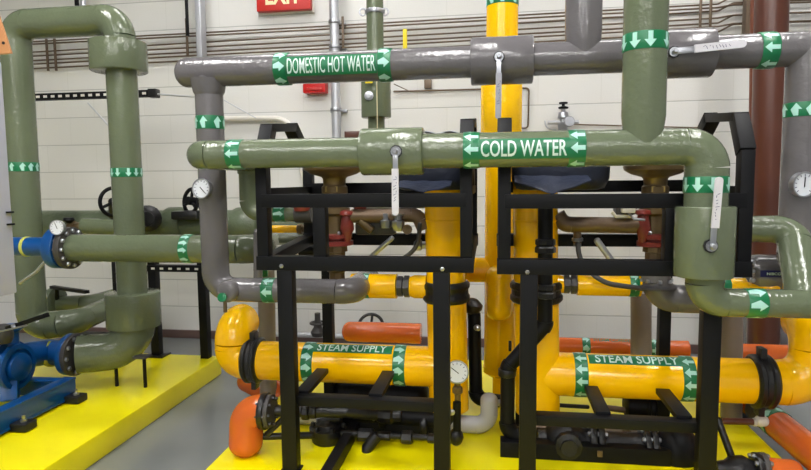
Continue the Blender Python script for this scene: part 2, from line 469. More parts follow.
for px, y0, y1, n in ((50, 37, 72, 'left end'), (58, 37, 72, 'left end right'), (189, 20, 58, 'a'), (699, -5, 33, 'b'), (709, -5, 33, 'c'), (338, 18, 50, 'd'), (344, 18, 50, 'e')):
    lab = {'left end': 'thin brown conduit clamp bar under the top green pipe, left of its pair', 'left end right': 'thin brown conduit clamp bar under the top green pipe, right of its pair',
           'a': 'short conduit clamp bar beside the tall silver strut', 'b': 'conduit clamp bar above the grey pipe handle, left of its pair', 'c': 'conduit clamp bar above the grey pipe handle, right of its pair',
           'd': 'conduit clamp bar right of the bright silver tube, left of its pair', 'e': 'conduit clamp bar right of the bright silver tube, right of its pair'}[n]
    a = W(px, y0, WY-.03); b = W(px, y1, WY-.03); b.x = a.x
    tag(obj('conduit_clamp', beam(bmesh.new(), a+V(0,-.04,0), b+V(0,-.04,0), .012, .016, V(1, 0, 0)), CONDUIT), lab, 'clamp')
strut(198, -45, 60, 11, WY-.11, 'silver slotted strut hanging above the left end of the domestic hot water pipe', GALV, 'hanging_strut', True, BLK, .04)
o = W(184.5, -45, WY-.14); p = W(184.5, 36, WY-.14); p.x = o.x
tag(obj('hanger_rod', beam(bmesh.new(), o, p, .018, .018), BLK), 'black hanger rod ending above the grey pipe, left of silver strut', 'rod')
o = W(78, -45, WY-.2); p = W(78, 8, WY-.2); p.x = o.x
t = thing('pipe_hanger', 'black and silver hanger rod above the top left green pipe', 'rod')
obj('rod', beam(bmesh.new(), o+V(-.03, 0, 0), p+V(-.03, 0, 0), .022, .022), BLK, t)
obj('sleeve', sweep(bmesh.new(), [o+V(.02, 0, 0), p+V(.02, 0, 0)], [.018]*2, 12), GALV, t)
# silver tube on wall
a = W(333, -45, WY-.1); b = W(336, 186, WY-.1); b.x = a.x
t = thing('wall_tube', 'bright silver tube running down the wall right of the exit sign', 'pipe')
obj('tube', sweep(bmesh.new(), [a, b], [RR(9, 333, 60, WY)]*2, 20), GALV, t)
for y in (22, 47, 110):
    p = W(333, y, WY-.1); p.x = a.x; obj('strap', drum(p+V(0, 0, -.012), p+V(0, 0, .012), RR(11.5, 333, 60, WY), .003), STEEL, t)
    obj('strap_foot', beam(bmesh.new(), p+V(-.06, .085, 0), p+V(.06, .085, 0), .03, .02), STEEL, t)
strut(750, -45, 40, 10, WY-.11, 'brownish slotted strut left of the dark red riser', CONDUIT, 'hanging_strut', True, BLK, .04)
# exit sign
t = thing('exit_sign', 'red EXIT sign high on the block wall, cut by the top of the photo', 'sign')
Y = WY-.05
a, b = W(258, 12.5, Y), W(311.5, 9.3, Y); top = W(285, -20, Y).z
bm = bmesh.new(); zc_, h_ = (a.z+top)/2, top-a.z
obj('sign_panel', box(((a.x+b.x)/2, Y, zc_), (b.x-a.x, .05, h_), .006), SIGNRED, t)
bm = text_mesh('EXIT', (b.x-a.x)*.66, h_*.62, .03)
for v in bm.verts: v.co = V((a.x+b.x)/2+v.co.x, Y-.027, zc_+v.co.y)
obj('lettering', bm, CREAM, t, 80)
obj('mounting_plate', box(((a.x+b.x)/2, Y+.03, zc_), (b.x-a.x+.02, .016, h_+.02), .003), WHITEP, t)
# fire alarm
t = thing('fire_alarm', 'red alarm box with white front on the wall under the hot water pipe', 'alarm')
Y = WY-.04; a, b = W(304.5, 94, Y), W(327, 93, Y); top = W(315, 70, Y).z
c = V((a.x+b.x)/2, Y, (a.z+top)/2)
obj('housing', box(c, (b.x-a.x, .08, top-a.z), .012), REDF, t)
obj('lens', box(c+V(-.005, -.045, .035), ((b.x-a.x)*.55, .02, (top-a.z)*.35), .005), WHITEP, t)
obj('lower_grille', box(c+V(0, -.043, -.055), ((b.x-a.x)*.7, .01, .02), .003), SIGNRED, t)
# painted conduit on the wall curving down
def simple(name, P, dpx, m, label, cat, bend=.08, seg=14, caps=(1, 1), group=None):
    pts = [W(*p) if not isinstance(p, Vector) else p for p in P]
    r = RR(dpx, P[0][0], P[0][1], P[0][2]) if not isinstance(P[0], Vector) else dpx
    pp = []
    for s in fillet(pts, bend):
        for p in ([s[1], s[2]] if s[0] == 's' else s[1]):
            if not pp or (pp[-1]-p).length > 1e-3: pp.append(p)
    return tag(obj(name, sweep(bmesh.new(), pp, [r]*len(pp), seg, caps), m), label, cat, group)
simple('painted_conduit', [(196, 119, WY-.03), (292, 118, WY-.03), (305, 185, WY-.03)], 5, WHITEP, 'cream painted conduit bending down the wall behind the skid arch', 'conduit', .16)
simple('copper_tube', [(394, 91.5, WY-.02), (529, 88, WY-.02), (528, 128, WY-.02), (506, 128, WY-.02)], 1.8, CONDUIT, 'thin brown tube running behind the tall yellow riser and turning down', 'tube', .02, 10)
simple('air_line', [(708, 128, WY-.02), (560, 124, WY-.02)], 1.5, CONDUIT, 'thin line running right from the small wall regulator', 'tube', .02, 8)
t = thing('air_regulator', 'small silver pressure regulator with gauge mounted on the wall above COLD WATER', 'regulator')
Y = WY-.09
p = W(563, 130, Y); q = W(563, 108, Y); q.x = p.x; hh = (q-p).length
obj('body', lathe(bmesh.new(), p, V(0, 0, 1), [(0, .03), (hh*.25, .034), (hh*.3, .022), (hh*.5, .022), (hh*.55, .036), (hh*.8, .03), (hh*.85, .014), (hh*.95, .014)]), STEEL, t)
obj('knob', lathe(bmesh.new(), q+V(0, 0, -.005), V(0, 0, 1), [(0, .03), (.01, .034), (.018, .01), (.03, .01), (.032, .028), (.042, .028)]), BLK, t)
obj('side_port', sweep(bmesh.new(), [p+V(-.1, 0, .05), p+V(.1, 0, .05)], [.014, .014], 12), GALV, t)
obj('gauge_case', lathe(bmesh.new(), p+V(.035, -.03, .05), V(0, -1, 0), [(0, .03), (.02, .034), (.024, .03)]), STEEL, t)
obj('dial', lathe(bmesh.new(), p+V(.035, -.052, .05), V(0, -1, 0), [(0, .028), (.002, .028)]), DIAL, t)
obj('bracket', box(p+V(0, .045, .04), (.05, .09, .03)), STEEL, t)
simple('bent_hook', [(545, 121, WY-.02), (546, 129, WY-.02), (556, 130, WY-.02)], 1.6, GALV, 'small bent silver tube left of the wall regulator', 'tube', .05, 8)
# slotted channel across wall
t = thing('slotted_channel', 'black slotted channel running level behind the left green pipes', 'strut')
a, b = W(22, 97.5, 3.35), W(150, 94, 3.35); b.z = a.z = (a.z+b.z)/2
obj('channel', beam(bmesh.new(), a, b, .04, .04), BLK, t)
bm = bmesh.new(); n = 17
for k in range(n):
    p = a+(b-a)*(k+.5)/n+V(0, -.0205, 0)
    obj('slot', beam(bmesh.new(), p-V(.012, 0, 0), p+V(.012, 0, 0), .002, .014, V(0, 0, 1), .0), WHITEP, t)
obj('end_clip', beam(bmesh.new(), b, b+V(.05, 0, 0), .05, .05), IRON, t)
obj('rod', sweep(bmesh.new(), [b, b+(W(198, 97, 3.35)-b)], [.006]*2, 8), GALV, t)
simple('wire_brace', [(88, 103, WY-.1), (108, 125, WY-.1)], 1.6, GALV, 'thin wire brace slanting beside the second green riser', 'wire', .02, 8)
simple('wire_brace', [(222, 99, WY-.1), (256, 118, WY-.1)], 1.0, GALV, 'thin wire slanting down the wall right of the grey riser', 'wire', .02, 8)
simple('wire_brace', [(394, 84, WY-.1), (409, 91, WY-.1)], 1.0, CONDUIT, 'short thin wire slanting beside the green drop with yellow tag', 'wire', .02, 8)
# yellow tag on conduits
a = W(405, 39, WY-.13)
tag(obj('conduit_tag', box(a, (.028, .012, .13), .002), TAGY), 'small yellow tag hanging on the wall conduits', 'tag')

t = thing('junction_box', 'small dull brown box on the wall above the green pipe, right of silver tube', 'box')
a = W(353, 135, WY-.03); obj('box', box(a, (.11, .06, .05)), CONDUIT, t); obj('cover', box(a+V(0, -.032, 0), (.1, .006, .042), .001), MAROON, t)
tag(obj('wall_clip', box(W(428, 84, WY-.015), (.05, .03, .06)), CONDUIT), 'small tan clip holding the thin brown tube on the wall', 'clip')
# ================================================================== REAR RISERS
def vline(px_top, y_top, px_bot, y_bot, Y, dpx):
    return [W(px_top, y_top, Y), W(px_bot, y_bot, Y)], RR(dpx, (px_top+px_bot)/2, (y_top+y_bot)/2, Y)
P, r = vline(773, -50, 763, 345, 3.5, 30)
t = thing('fire_main_riser', 'thick dark red riser at the right, behind the grey pipe', 'pipe')
run(t, P, r, MAROON)
P, r = vline(756, -50, 751, 345, 3.6, 9); obj('pipe', sweep(bmesh.new(), P, [r]*2), mat('reddish_brown', (120, 66, 46), .4, bump=.3, var=.1), t)
t = thing('green_drop_pipe', 'slim green drop pipe behind the WATER end of the hot water label', 'pipe')
Y = 3.0
a, b = W(374, -50, Y), W(376, 175, Y); b.x = a.x
run(t, [a, b], RR(17, 374, 60, Y), GREEN)
j1, j2 = W(374, 52, Y), W(376, 118, Y); j1.x = j2.x = a.x
obj('valve_jacket', drum(j1, j2, RR(30, 375, 90, Y), .006), GREEN, t)
obj('stem_rosette', lathe(bmesh.new(), V(a.x-.02, Y-RR(30, 375, 90, Y)-.0, W(370, 98, Y).z), V(0, -1, 0), [(0, .022), (.006, .022), (.008, .01), (.014, .01)]), STEEL, t)
for s in (-1, 1):
    p = W(374+s*11, 12, Y); obj('clamp_bolt', torus(bmesh.new(), p, V(0, 1, 0), .017, .005, 16, 6), STEEL, t)
p = W(374, 12, Y); p.x = a.x
obj('clamp_strap', drum(p+V(0, 0, -.01), p+V(0, 0, .01), RR(20, 374, 60, Y), .002), STEEL, t)
tag(obj('pipe_tag', box(V(a.x-.015, Y-.1, W(370, 83, Y).z), (.036, .006, .036), .002), TAGY), 'yellow square tag on the slim green drop pipe', 'tag')
tag(obj('tag_string', sweep(bmesh.new(), [V(a.x+.022, Y-.088, W(370, 80, Y).z), V(a.x+.022, Y-.088, W(370, 134, Y).z)], [.0025]*2, 6), STRING), 'pale string hanging down the slim green drop pipe', 'string')

# tall yellow riser between the frames
t = thing('yellow_steam_riser', 'tall yellow steam riser standing between the two black frames', 'pipe')
Y = 2.85
a, b = W(503, -60, Y), W(499, 366, Y)
def on(a, b, z): return a+(b-a)*((z-a.z)/(b.z-a.z))
r = RR(31, 500, 150, Y)
zj = W(500, 64, Y).z; zj2 = W(500, 160, Y).z
run(t, [a, b], r, YEL)
obj('bottom_cap', lathe(bmesh.new(), b+V(0, 0, .002), V(0, 0, -1), [(0, r*1.04), (.03, r*1.02), (.05, r*.6), (.055, .01)]), YEL, t)
obj('rough_jacket', drum(on(a, b, zj), on(a, b, zj2), RR(41, 502, 100, Y), .01), YELR, t)
pb = on(a, b, W(503, 1, Y).z); band(t, pb, V(0, 0, 1), RR(11, 503, 1, Y)*2, r, 1, 9)
# branches
zb = W(495, 270, Y).z; c = on(a, b, zb)
run(t, [c, V(W(455, 268, Y).x, Y, zb), V(W(455, 268, Y).x, 2.5, zb)], RR(25, 480, 270, Y), YEL, caps=(0, 0))
q = W(499, 276, 2.72); q2 = W(499, 310, 2.72); q2.x = q.x
obj('bypass_elbow', sweep(bmesh.new(), [q, q2], [RR(27, 500, 290, 2.7)]*2, 28, (1, 1)), YEL, t)
# legs to pad
obj('support_leg', sweep(bmesh.new(), [V(b.x, b.y, b.z), V(b.x, b.y, PZ)], [.03, .03], 16), YEL, t)
obj('tag_slot', box(W(510, 346, Y-.085), (.014, .006, .05), .002), IRON, t)

# ================================================================== SKID FRAMES
FY, RY = 2.04, 2.57
def skid(label, px, zrow, leg, depthbars, sleeper, tag_px):
    t = thing('skid_frame', label, 'frame')
    xl, xm, xr = [W(p, y, FY).x for p, y in px]
    zt, zl, zb = [W(p, y, FY).z for p, y in zrow]
    l1, l2 = [W(p, 370, FY).x for p in leg]
    w = .047; up = V(1, 0, 0)
    def bar(n, a, b, ww=w, hh=w, m=BLK): return obj(n, beam(bmesh.new(), V(*a), V(*b), ww, hh), m, t)
    zk = W(745, 150, FY).z; zz = W(742, 117, FY+.06).z; zr = W(716, 117.5, 2.36).z
    for y in (FY, RY):
        for x in (xl, xr): bar('post', (x, y, zl+.02), (x, y, zk), .041, .045)
        bar('top_rail', (xl, y, zt if y == FY else W(380, 188, RY).z), (xr, y, zt if y == FY else W(380, 188, RY).z), .049)
        zq = zl if y == FY else W(380, 239, RY).z; bar('lower_rail', (xl-.0245, y, zq), (xr+.0245, y, zq), .052, .05)
        for x in (l1, l2):
            bar('leg', (x, y, zl-.02), (x, y, PZ+.01), .056 if y == FY else .045, .046)
            bar('foot_plate', (x-.035, y, PZ+.004), (x+.035, y, PZ+.004), .06, .008)
    bar('middle_post', (xm, FY, zl+.02), (xm, FY, zt-.02), .045, .045)
    ys, ye = FY+.06, 2.36
    for x in (xl, xr):
        bar('arch_brace', (x, FY, zk-.006), (x, ys+.006, zz)); bar('arch_top', (x, ys-.012, zz), (x, ye+.012, zr), w, .03)
        bar('arch_brace', (x, RY, zk-.006), (x, ye-.006, zr))
        bar('side_rail', (x, FY, zl), (x, RY, W(380, 239, RY).z), .043, .045); 
        bar('side_rail', (x, FY, zt+.03), (x, RY, zt+.03), .03, .03)
    bar('cross_beam', (l1, FY+.03, zb), (l2, FY+.03, zb), .05, .035)
    bar('cross_beam', (l1, RY, zb), (l2, RY, zb), .05, .035)
    xg = xr if px[0][0] < 400 else xl
    bm = bmesh.new(); zg = zk+.005
    prism(bm, [V(xg-.012, RY+.02, zg), V(xg-.012, FY+.16, zg), V(xg-.012, RY+.02, zt-.01)], V(1, 0, 0), .024)
    obj('gusset', bm, BLK, t)
    for p, y in depthbars:
        x = W(p, y, FY+.15).x; bar('support_bar', (x, FY+.04, zb+.018), (x, 2.35, zb+.018), .05, .02)
    for p, y in tag_px:
        q = W(p, y, FY); obj('bolt', lathe(bmesh.new(), V(q.x, FY-.024, q.z), V(0, -1, 0), [(0, .008), (.005, .008), (.008, .004)], 6), STEEL, t, 30)
    for (p, y, y0, y1) in sleeper:
        if y1 is None: pass
    return t, dict(xl=xl, xm=xm, xr=xr, zt=zt, zl=zl, zb=zb, l1=l1, l2=l2, zk=zk)
fl, A = skid('left black steel skid frame, with a yellow tank inside its right end', [(264.5, 230), (321, 230), (466.5, 230)],
     [(366, 200.3), (366, 263.5), (366, 405)], (289, 442), [(311, 386), (381, 388)], [], [(284, 265), (443, 268)])
fr, B = skid('right black steel skid frame, with a yellow tank inside its left end', [(504.5, 220), (670.5, 235), (743.5, 210)],
     [(600, 201), (600, 267), (615, 425)], (528, 708.5), [(598, 400), (675, 402)], [], [(527, 271)])
for t_, pxs in ((fl, (335, 460)), (fr, (590, 462))):
    pass
def base_rail(x0, x1, Y, label):
    a, b = V(x0, Y, PZ+.03), V(x1, Y, PZ+.03)
    tag(obj('base_rail', beam(bmesh.new(), a, b, .06, .06), BLK), label, 'rail')
base_rail(A['l1']+.04, A['l2']-.04, 2.42, 'black base rail lying on the pad under the left frame')
base_rail(B['l1']-.09, B['l2']-.05, 2.27, 'black base rail lying on the pad under the right frame')
x = W(341, 458, 2.15).x
tag(obj('base_rail', beam(bmesh.new(), V(x, 1.75, PZ+.03), V(x, 2.37, PZ+.03), .04, .05), BLK), 'short black base rail running front to back at lower left', 'rail')

# ================================================================== YELLOW TANKS + STEAM SUPPLY
def tank(px_t, px_b, d, label, yb, ycoup):
    Y = 2.45
    t = thing('condensing_tank', label, 'tank')
    a, b = W(px_t, 172, Y), W(px_b, yb, Y); r = RR(d, (px_t+px_b)/2, 330, Y)
    m1, m2 = on(a, b, W(px_t, ycoup-9, Y).z), on(a, b, W(px_t, ycoup+9, Y).z)
    obj('upper_shell', sweep(bmesh.new(), [a, m1], [r]*2, 40), YEL, t)
    obj('lower_shell', sweep(bmesh.new(), [m2, b], [r*1.02]*2, 40), YEL, t)
    coupling(t, m1+V(0, 0, .005), m2-V(0, 0, .005), r*1.0)
    obj('seam', lathe(bmesh.new(), on(a, b, W(px_t, 221, Y).z), V(0, 0, 1), [(0, r+.001), (.002, r+.003), (.006, r+.003), (.008, r+.001)]), YEL, t)
    obj('drain_neck', sweep(bmesh.new(), [b, V(b.x, b.y, b.z-.06)], [r*.45]*2, 20), IRON, t)
    obj('support_foot', sweep(bmesh.new(), [V(b.x, b.y, b.z-.05), V(b.x, b.y, PZ)], [r*.22]*2, 12), IRON, t)
    return a, b, r
ta = tank(443.5, 449, 39, 'yellow cylinder tank inside the right end of the left frame', 408, 291)
tb = tank(535, 537.5, 43, 'yellow cylinder tank inside the left end of the right frame', 411, 291)

def steam(label, pa, pb, dpx, cpa, cpb, elbow, bands, strip, sgn):
    Y = 2.45
    t = thing('steam_supply_pipe', label, 'pipe')
    a, b = W(*pa, Y), W(*pb, Y); z = (a.z+b.z)/2; a.z = b.z = z
    r = RR(dpx, (pa[0]+pb[0])/2, pa[1], Y)
    t_ = (b-a).normalized()
    obj('pipe', sweep(bmesh.new(), [a, b], [r]*2, 40), YEL, t)
    c1, c2 = W(cpa, 358, Y), W(cpb, 358, Y); c1.z = c2.z = z
    coupling(t, c1, c2, r)
    e0, ex, ey = elbow
    E0 = W(e0, 358, Y); E0.z = z; Ec = V(W(ex, 340, Y).x, Y, z); top = V(Ec.x, Y, W(ex, ey, Y).z)
    run(t, [E0, Ec, top, top+V(0, .1, 0)], [r, r*.98, r*.94], YEL, bend=[0, r*1.3, r*1.0, 0])
    n = V(0, -1, 0)
    for px in bands:
        p = W(px, 360, Y-r); p.z = z; p.y = Y; band(t, p, V(1, 0, 0), .05, r, sgn, 11)
    s0, s1 = strip; p0, p1 = W(s0, 350, Y-r*.5), W(s1, 350, Y-r*.5); c = (p0+p1)/2; c.z = z; c.y = Y; L = (p1-p0).length
    th = math.radians(66)
    s = strip_on_pipe(t, c, V(1, 0, 0), r+.001, L, r*.62, th)
    text_on_pipe(s, 'STEAM SUPPLY', c, V(1, 0, 0), r+.0022, L*.86, r*.5, th, bold=.012)
    return a, b, r
sa = steam('left yellow STEAM SUPPLY pipe with its elbow outside the frame', (262, 360.5), (443, 366.5), 39, 247, 262, (247, 234, 326), (305.5, 398), (312, 392), 1)
sb = steam('right yellow STEAM SUPPLY pipe with its elbow at the right edge', (536, 373.5), (752, 380.5), 43.5, 751, 772, (772, 815, 326), (582.5, 692), (589, 686), -1)

# insulation blankets on tank heads
def blanket(px0, px1, y0, y1, Y, label, flap, sheet):
    t = thing('insulation_blanket', label, 'insulation')
    a, b = W(px0, y1, Y), W(px1, y1, Y); z1 = W((px0+px1)/2, y0, Y).z; z0 = a.z
    bm = bmesh.new(); rnd = random.Random(int(px0)); seg = 40; rows = []
    c = (a+b)/2; rx = (b.x-a.x)/2; ry = .17
    for j, f in enumerate((0, .03, .2, .45, .7, .9, 1.0)):
        sc = (.8, .93, 1, 1.0, .98, .95, .8)[j]; row = []
        for k in range(seg):
            A = k*2*PI/seg; w = 1+.02*math.sin(A*5+j)+rnd.uniform(-.012, .012)
            ce, se = math.cos(A), math.sin(A)
            ce = math.copysign(abs(ce)**.6, ce); se = math.copysign(abs(se)**.6, se)
            row.append(bm.verts.new((c.x+rx*sc*ce*w, Y+ry*sc*se*w, z0+(z1-z0)*f)))
        rows.append(row)
    for r1, r2 in zip(rows, rows[1:]):
        for k in range(seg): bm.faces.new((r1[k], r1[(k+1) % seg], r2[(k+1) % seg], r2[k]))
    bm.faces.new(rows[0]); bm.faces.new(rows[-1])
    obj('wrap', bm, NAVY, t, 60)
    # loose flap
    f0, f1, fy, ym = flap
    bm = bmesh.new(); n = 14; g = []
    for i in range(n+1):
        u = i/n; col = []
        for j in range(6):
            v = j/5; x = W(f0+(f1-f0)*u, fy, Y-ry).x
            drop = (1-abs(2*u-1))*ym
            z = W(f0, fy, Y-ry).z+.02-v*(.02+drop)+.0015*math.sin(u*17+v*4)
            y = Y-ry*.98-v*.075
            col.append((x, max(y, 2.19 if False else y), z))
        g.append(col)
    top = [[bm.verts.new(p) for p in c] for c in g]; bot = [[bm.verts.new((p[0], p[1], p[2]-.004)) for p in c] for c in g]
    for q, G in enumerate((top, bot)):
        for i in range(n):
            for j in range(5): bm.faces.new((G[i][j], G[i+1][j], G[i+1][j+1], G[i][j+1]))
    for i in range(n):
        bm.faces.new((top[i][0], top[i+1][0], bot[i+1][0], bot[i][0])); bm.faces.new((top[i][5], bot[i][5], bot[i+1][5], top[i+1][5]))
    for j in range(5):
        bm.faces.new((top[0][j], top[0][j+1], bot[0][j+1], bot[0][j])); bm.faces.new((top[n][j], top[n][j+1], bot[n][j+1], bot[n][j]))
    obj('loose_flap', bm, mat('blanket_flap', (34, 41, 60), .45, bump=.6, bscale=60), t)
    return c, rx, ry, z1
c1 = blanket(398, 472, 136, 190, 2.45, 'dark navy insulation blanket on the left tank, behind the white handle', (400, 452, 186, .02), None)
c2 = blanket(511, 606, 136, 190, 2.45, 'dark navy insulation blanket on the right tank, under COLD WATER', (514, 588, 181, .045), None)
for (c, rx, ry, z), lab in ((c1, 'clear plastic sheet lying on the left insulation blanket'), (c2, 'clear plastic sheet lying on the right insulation blanket')):
    bm = bmesh.new(); n = 14; rnd = random.Random(3)
    G = [[(c.x+(-1+2*i/n)*rx*.85, 2.32+.27*j/6, z+.006+.005*math.sin(i*1.3+j)+.004*math.sin(PI*i/n)*2*(j/6)) for j in range(7)] for i in range(n+1)]
    T1 = [[bm.verts.new(p) for p in r] for r in G]; T2 = [[bm.verts.new((p[0], p[1], p[2]-.003)) for p in r] for r in G]
    for GG in (T1, T2):
        for i in range(n):
            for j in range(6): bm.faces.new((GG[i][j], GG[i+1][j], GG[i+1][j+1], GG[i][j+1]))
    for i in range(n):
        bm.faces.new((T1[i][0], T1[i+1][0], T2[i+1][0], T2[i][0])); bm.faces.new((T1[i][6], T2[i][6], T2[i+1][6], T1[i+1][6]))
    for j in range(6):
        bm.faces.new((T1[0][j], T1[0][j+1], T2[0][j+1], T2[0][j])); bm.faces.new((T1[n][j], T1[n][j+1], T2[n][j+1], T2[n][j]))
    tag(obj('plastic_sheet', bm, PAPER), lab, 'sheet')

# ================================================================== GREEN COLD WATER
t = thing('cold_water_pipe', 'front green COLD WATER pipe with riser and two insulated valves', 'pipe')
Y = 1.95
zc0 = W(400, 151.5, Y).z
def cw(px, y=None):
    p = W(px, 151, Y); p.z = zc0 if y is None else W(px, y, Y).z; return p
rs = RR(29, 280, 155, Y); rb = RR(35.5, 525, 150, Y); rv = RR(41.5, 706, 150, Y)
le = cw(196); le2 = V(le.x, 2.45, zc0-.01)
gx = W(250, 190, 2.45).x; gz = W(270, 213.5, 2.45).z
# left portion: valve -> left end -> elbow to back -> down -> right
run(t, [cw(372), le, V(le.x, 2.44, zc0-.0), V(gx, 2.44, zc0), V(gx, 2.44, gz), V(W(296, 214, 2.44).x, 2.44, gz)],
    [rs, rs, rs*.85, rs*.85, RR(16, 280, 214, 2.44)], GREEN, bend=[0, rs*1.02, rs, rs, rs*1.15, 0])
obj('drop_collar', drum(V(gx, 2.44, W(250, 174, 2.44).z), V(gx, 2.44, W(250, 168, 2.44).z), rs*.95, .004), GREEN, t)
p = W(281, 214, 2.44); p.z = gz; band(t, p, V(1, 0, 0), .05, RR(16, 280, 214, 2.44), 1, 7)
# jacket
obj('valve_jacket', drum(cw(362), cw(424), RR(47, 395, 151, Y), .006, 44), GREEN, t)
xr_ = W(704.5, 230, Y).x
zj = W(707, 206, Y).z; zj2 = W(707, 276.5, Y).z
zlow = W(760, 303.2, Y).z; rl = RR(28.5, 770, 303, Y)
run(t, [cw(418), V(xr_, Y, zc0), V(xr_, Y, zj-.02)], [rb, rv], GREEN, bend=[0, rv*1.05, 0], names=('pipe', 'elbow'))
xq = W(644.5, 70, Y).x
ris = sweep(bmesh.new(), [V(xq, Y, W(645, -60, Y).z), V(xq, Y, zc0+rb*1.7), V(xq, Y, zc0+rb*.9), V(xq, Y, zc0)], [RR(42.5, 645, 70, Y)]*2+[rb*1.06, rb*.96], 40)
obj('riser', ris, GREEN, t)
obj('valve_jacket', drum(V(xr_, Y, zj), V(xr_, Y, zj2), RR(56, 707, 240, Y), .006, 44), GREEN, t)
xe = W(703, 290, Y).x
xR = W(830, 300, Y).x
re = RR(36, 705, 290, Y)
run(t, [V(xe+.004, Y, zj2+.02), V(xe+.004, Y, zlow), V(xR, Y, zlow)], [re, rl], GREEN, bend=[0, re*1.1, 0])
# label bands
def bx(px, rad):
    p = W(px, 151, Y-rad); p.z = zc0; p.y = Y; return p
band(t, bx(231, rs), V(1, 0, 0), RR(15, 231, 155, Y)*2, rs, -1, 8)
band(t, bx(471, rb), V(1, 0, 0), RR(16, 471, 151, Y)*2, rb, -1, 8)
band(t, bx(578, rb), V(1, 0, 0), RR(16, 578, 151, Y)*2, rb, -1, 8)
c = (bx(478, rb)+bx(570, rb))/2; L = (bx(571, rb)-bx(478, rb)).length
s = strip_on_pipe(t, c, V(1, 0, 0), rb+.001, L, rb*1.15, .0)
text_on_pipe(s, 'COLD WATER', c, V(1, 0, 0), rb+.0022, L*.93, rb*.92, .02, bold=.015)
band(t, V(xq, Y, W(645, 43.5, Y).z), V(0, 0, 1), RR(17, 645, 40, Y)*2, RR(42.5, 645, 70, Y), -1, 9)
band(t, V(xr_, Y, W(706, 184.5, Y).z), V(0, 0, 1), RR(16, 706, 184, Y)*2, rv, -1, 9)
p = V(W(760, 303, Y-rl).x, Y, zlow); band(t, p, V(1, 0, 0), RR(18, 761, 303, Y)*2, rl, 1, 6)
# handles
Rj = RR(47, 395, 151, Y)
pv = W(396, 151.5, Y-Rj); tip = W(395.5, 215, Y-Rj); tip.x = pv.x-.001
lever(t, pv, tip, V(0, -1, 0))
Rj2 = RR(58, 707, 240, Y)
pv = W(711, 246, Y-Rj2); tip = W(717, 177, Y-Rj2); lever(t, pv, tip, V(0, -1, 0))
# pipe from behind the right frame: comes round and drops into the lower run
xk = W(803, 270, 2.12).x
zk_ = W(765, 228, 2.6).z
t2 = thing('green_return_pipe', 'light green pipe curving down at the right edge below the grey riser', 'pipe')
rk = RR(27, 790, 250, 2.3)
rk = RR(29, 790, 250, 2.15)
run(t2, [W(747, 229, 2.2), W(793, 229, 2.17), W(804, 303, 1.97)], [rk*.95, rk*1.05], GREEN, bend=rk*1.25)

# ================================================================== DOMESTIC HOT WATER (grey)
t = thing('hot_water_pipe', 'grey DOMESTIC HOT WATER pipe spanning the photo with two valve handles', 'pipe')
Y = 2.3
zd = W(405, 64.5, Y).z; r = RR(31.5, 330, 66, Y)
def hw(px): p = W(px, 64, Y); p.z = zd; return p
def hb(px): p = W(px, 64, Y-r); p.z = zd; p.y = Y; return p
xa = W(211.5, 160, Y).x; zlo = W(260, 290, Y).z; rg = RR(27, 210, 190, Y)
xend = hw(850)
obj('pipe', sweep(bmesh.new(), [hw(187), hw(480)], [r*.96]*2, 40, (1, 0)), GREY, t)
obj('pipe', sweep(bmesh.new(), [hw(530), xend], [r*.97]*2, 40), GREY, t)
obj('valve_jacket', drum(hw(471), hw(533), RR(47, 502, 61, Y), .006, 44), GREY, t)
obj('valve_jacket', drum(hw(650), hw(711), RR(48, 680, 54, Y), .006, 44), GREY, t)
x5 = W(583.5, 20, Y).x
obj('riser', sweep(bmesh.new(), [V(x5, Y, W(583, -60, Y).z), V(x5, Y, zd+r*1.6), V(x5, Y, zd+r*.8), V(x5, Y, zd)], [RR(36, 583, 20, Y)]*2+[r*1.02, r*.93], 40), GREY, t)
p_ = run(t, [V(xa, Y, zd), V(xa, Y, zlo), V(W(352, 290, Y).x, Y, zlo), V(W(352, 290, Y).x, 2.62, zlo)], [rg, RR(24.5, 300, 290, Y), RR(24.5, 300, 290, Y)*1.05], GREY,
    bend=[0, rg*1.3, rg*1.1, 0])
obj('tee_collar', lathe(bmesh.new(), V(xa, Y, zd-r*.5), V(0, 0, -1), [(0, rg*1.3), (r*.8, rg*1.12), (r*1.0, rg)], 32), GREY, t)
obj('capped_stub', lathe(bmesh.new(), V(W(234, 290, Y).x, Y-.02, zlo+.003), V(0, -1, 0), [(0, .044), (.045, .044), (.055, .04), (.06, .03)]), GREY, t)
# right down pipe
x8 = W(801, 150, Y).x; r8 = RR(34, 795, 150, Y)
z8 = W(795, 272, Y).z; run(t, [V(x8, Y, zd), V(x8, Y, z8), V(x8+.5, Y, z8)], r8, GREY)
band(t, V(x8, Y, W(797, 110.5, Y).z), V(0, 0, 1), RR(14, 797, 110, Y)*2, r8, 1, 8)
band(t, V(xa, Y, W(210, 123, Y).z), V(0, 0, 1), RR(13, 210, 123, Y)*2, rg, 1, 8)
for px, s in ((278.5, 1), (383.5, 1), (772, -1)):
    band(t, hb(px), V(1, 0, 0), RR(13 if px < 500 else 16, px, 66, Y)*2, r, s, 8)
c = (hb(286)+hb(376))/2; L = (hb(377)-hb(286)).length
s = strip_on_pipe(t, c, V(1, 0, 0), r+.001, L, r*1.25, -.02)
text_on_pipe(s, 'DOMESTIC HOT WATER', c, V(1, 0, 0), r+.0022, L*.97, r*1.0, 0, bold=.004)
p = V(W(270.5, 290, Y).x, Y, zlo); band(t, p, V(1, 0, 0), .05, RR(24.5, 300, 290, Y), -1, 6)
Rj = RR(47, 502, 61, Y)
pv = W(499, 57, Y-Rj); tip = W(498.5, 119.5, Y-Rj); tip.x = pv.x-.002
lever(t, pv, tip, V(0, -1, 0), SLVG)
pv = W(674, 52, Y-Rj); tip = W(744, 44.5, Y-Rj); lever(t, pv, tip, V(0, -1, 0), SLV, w=.026)
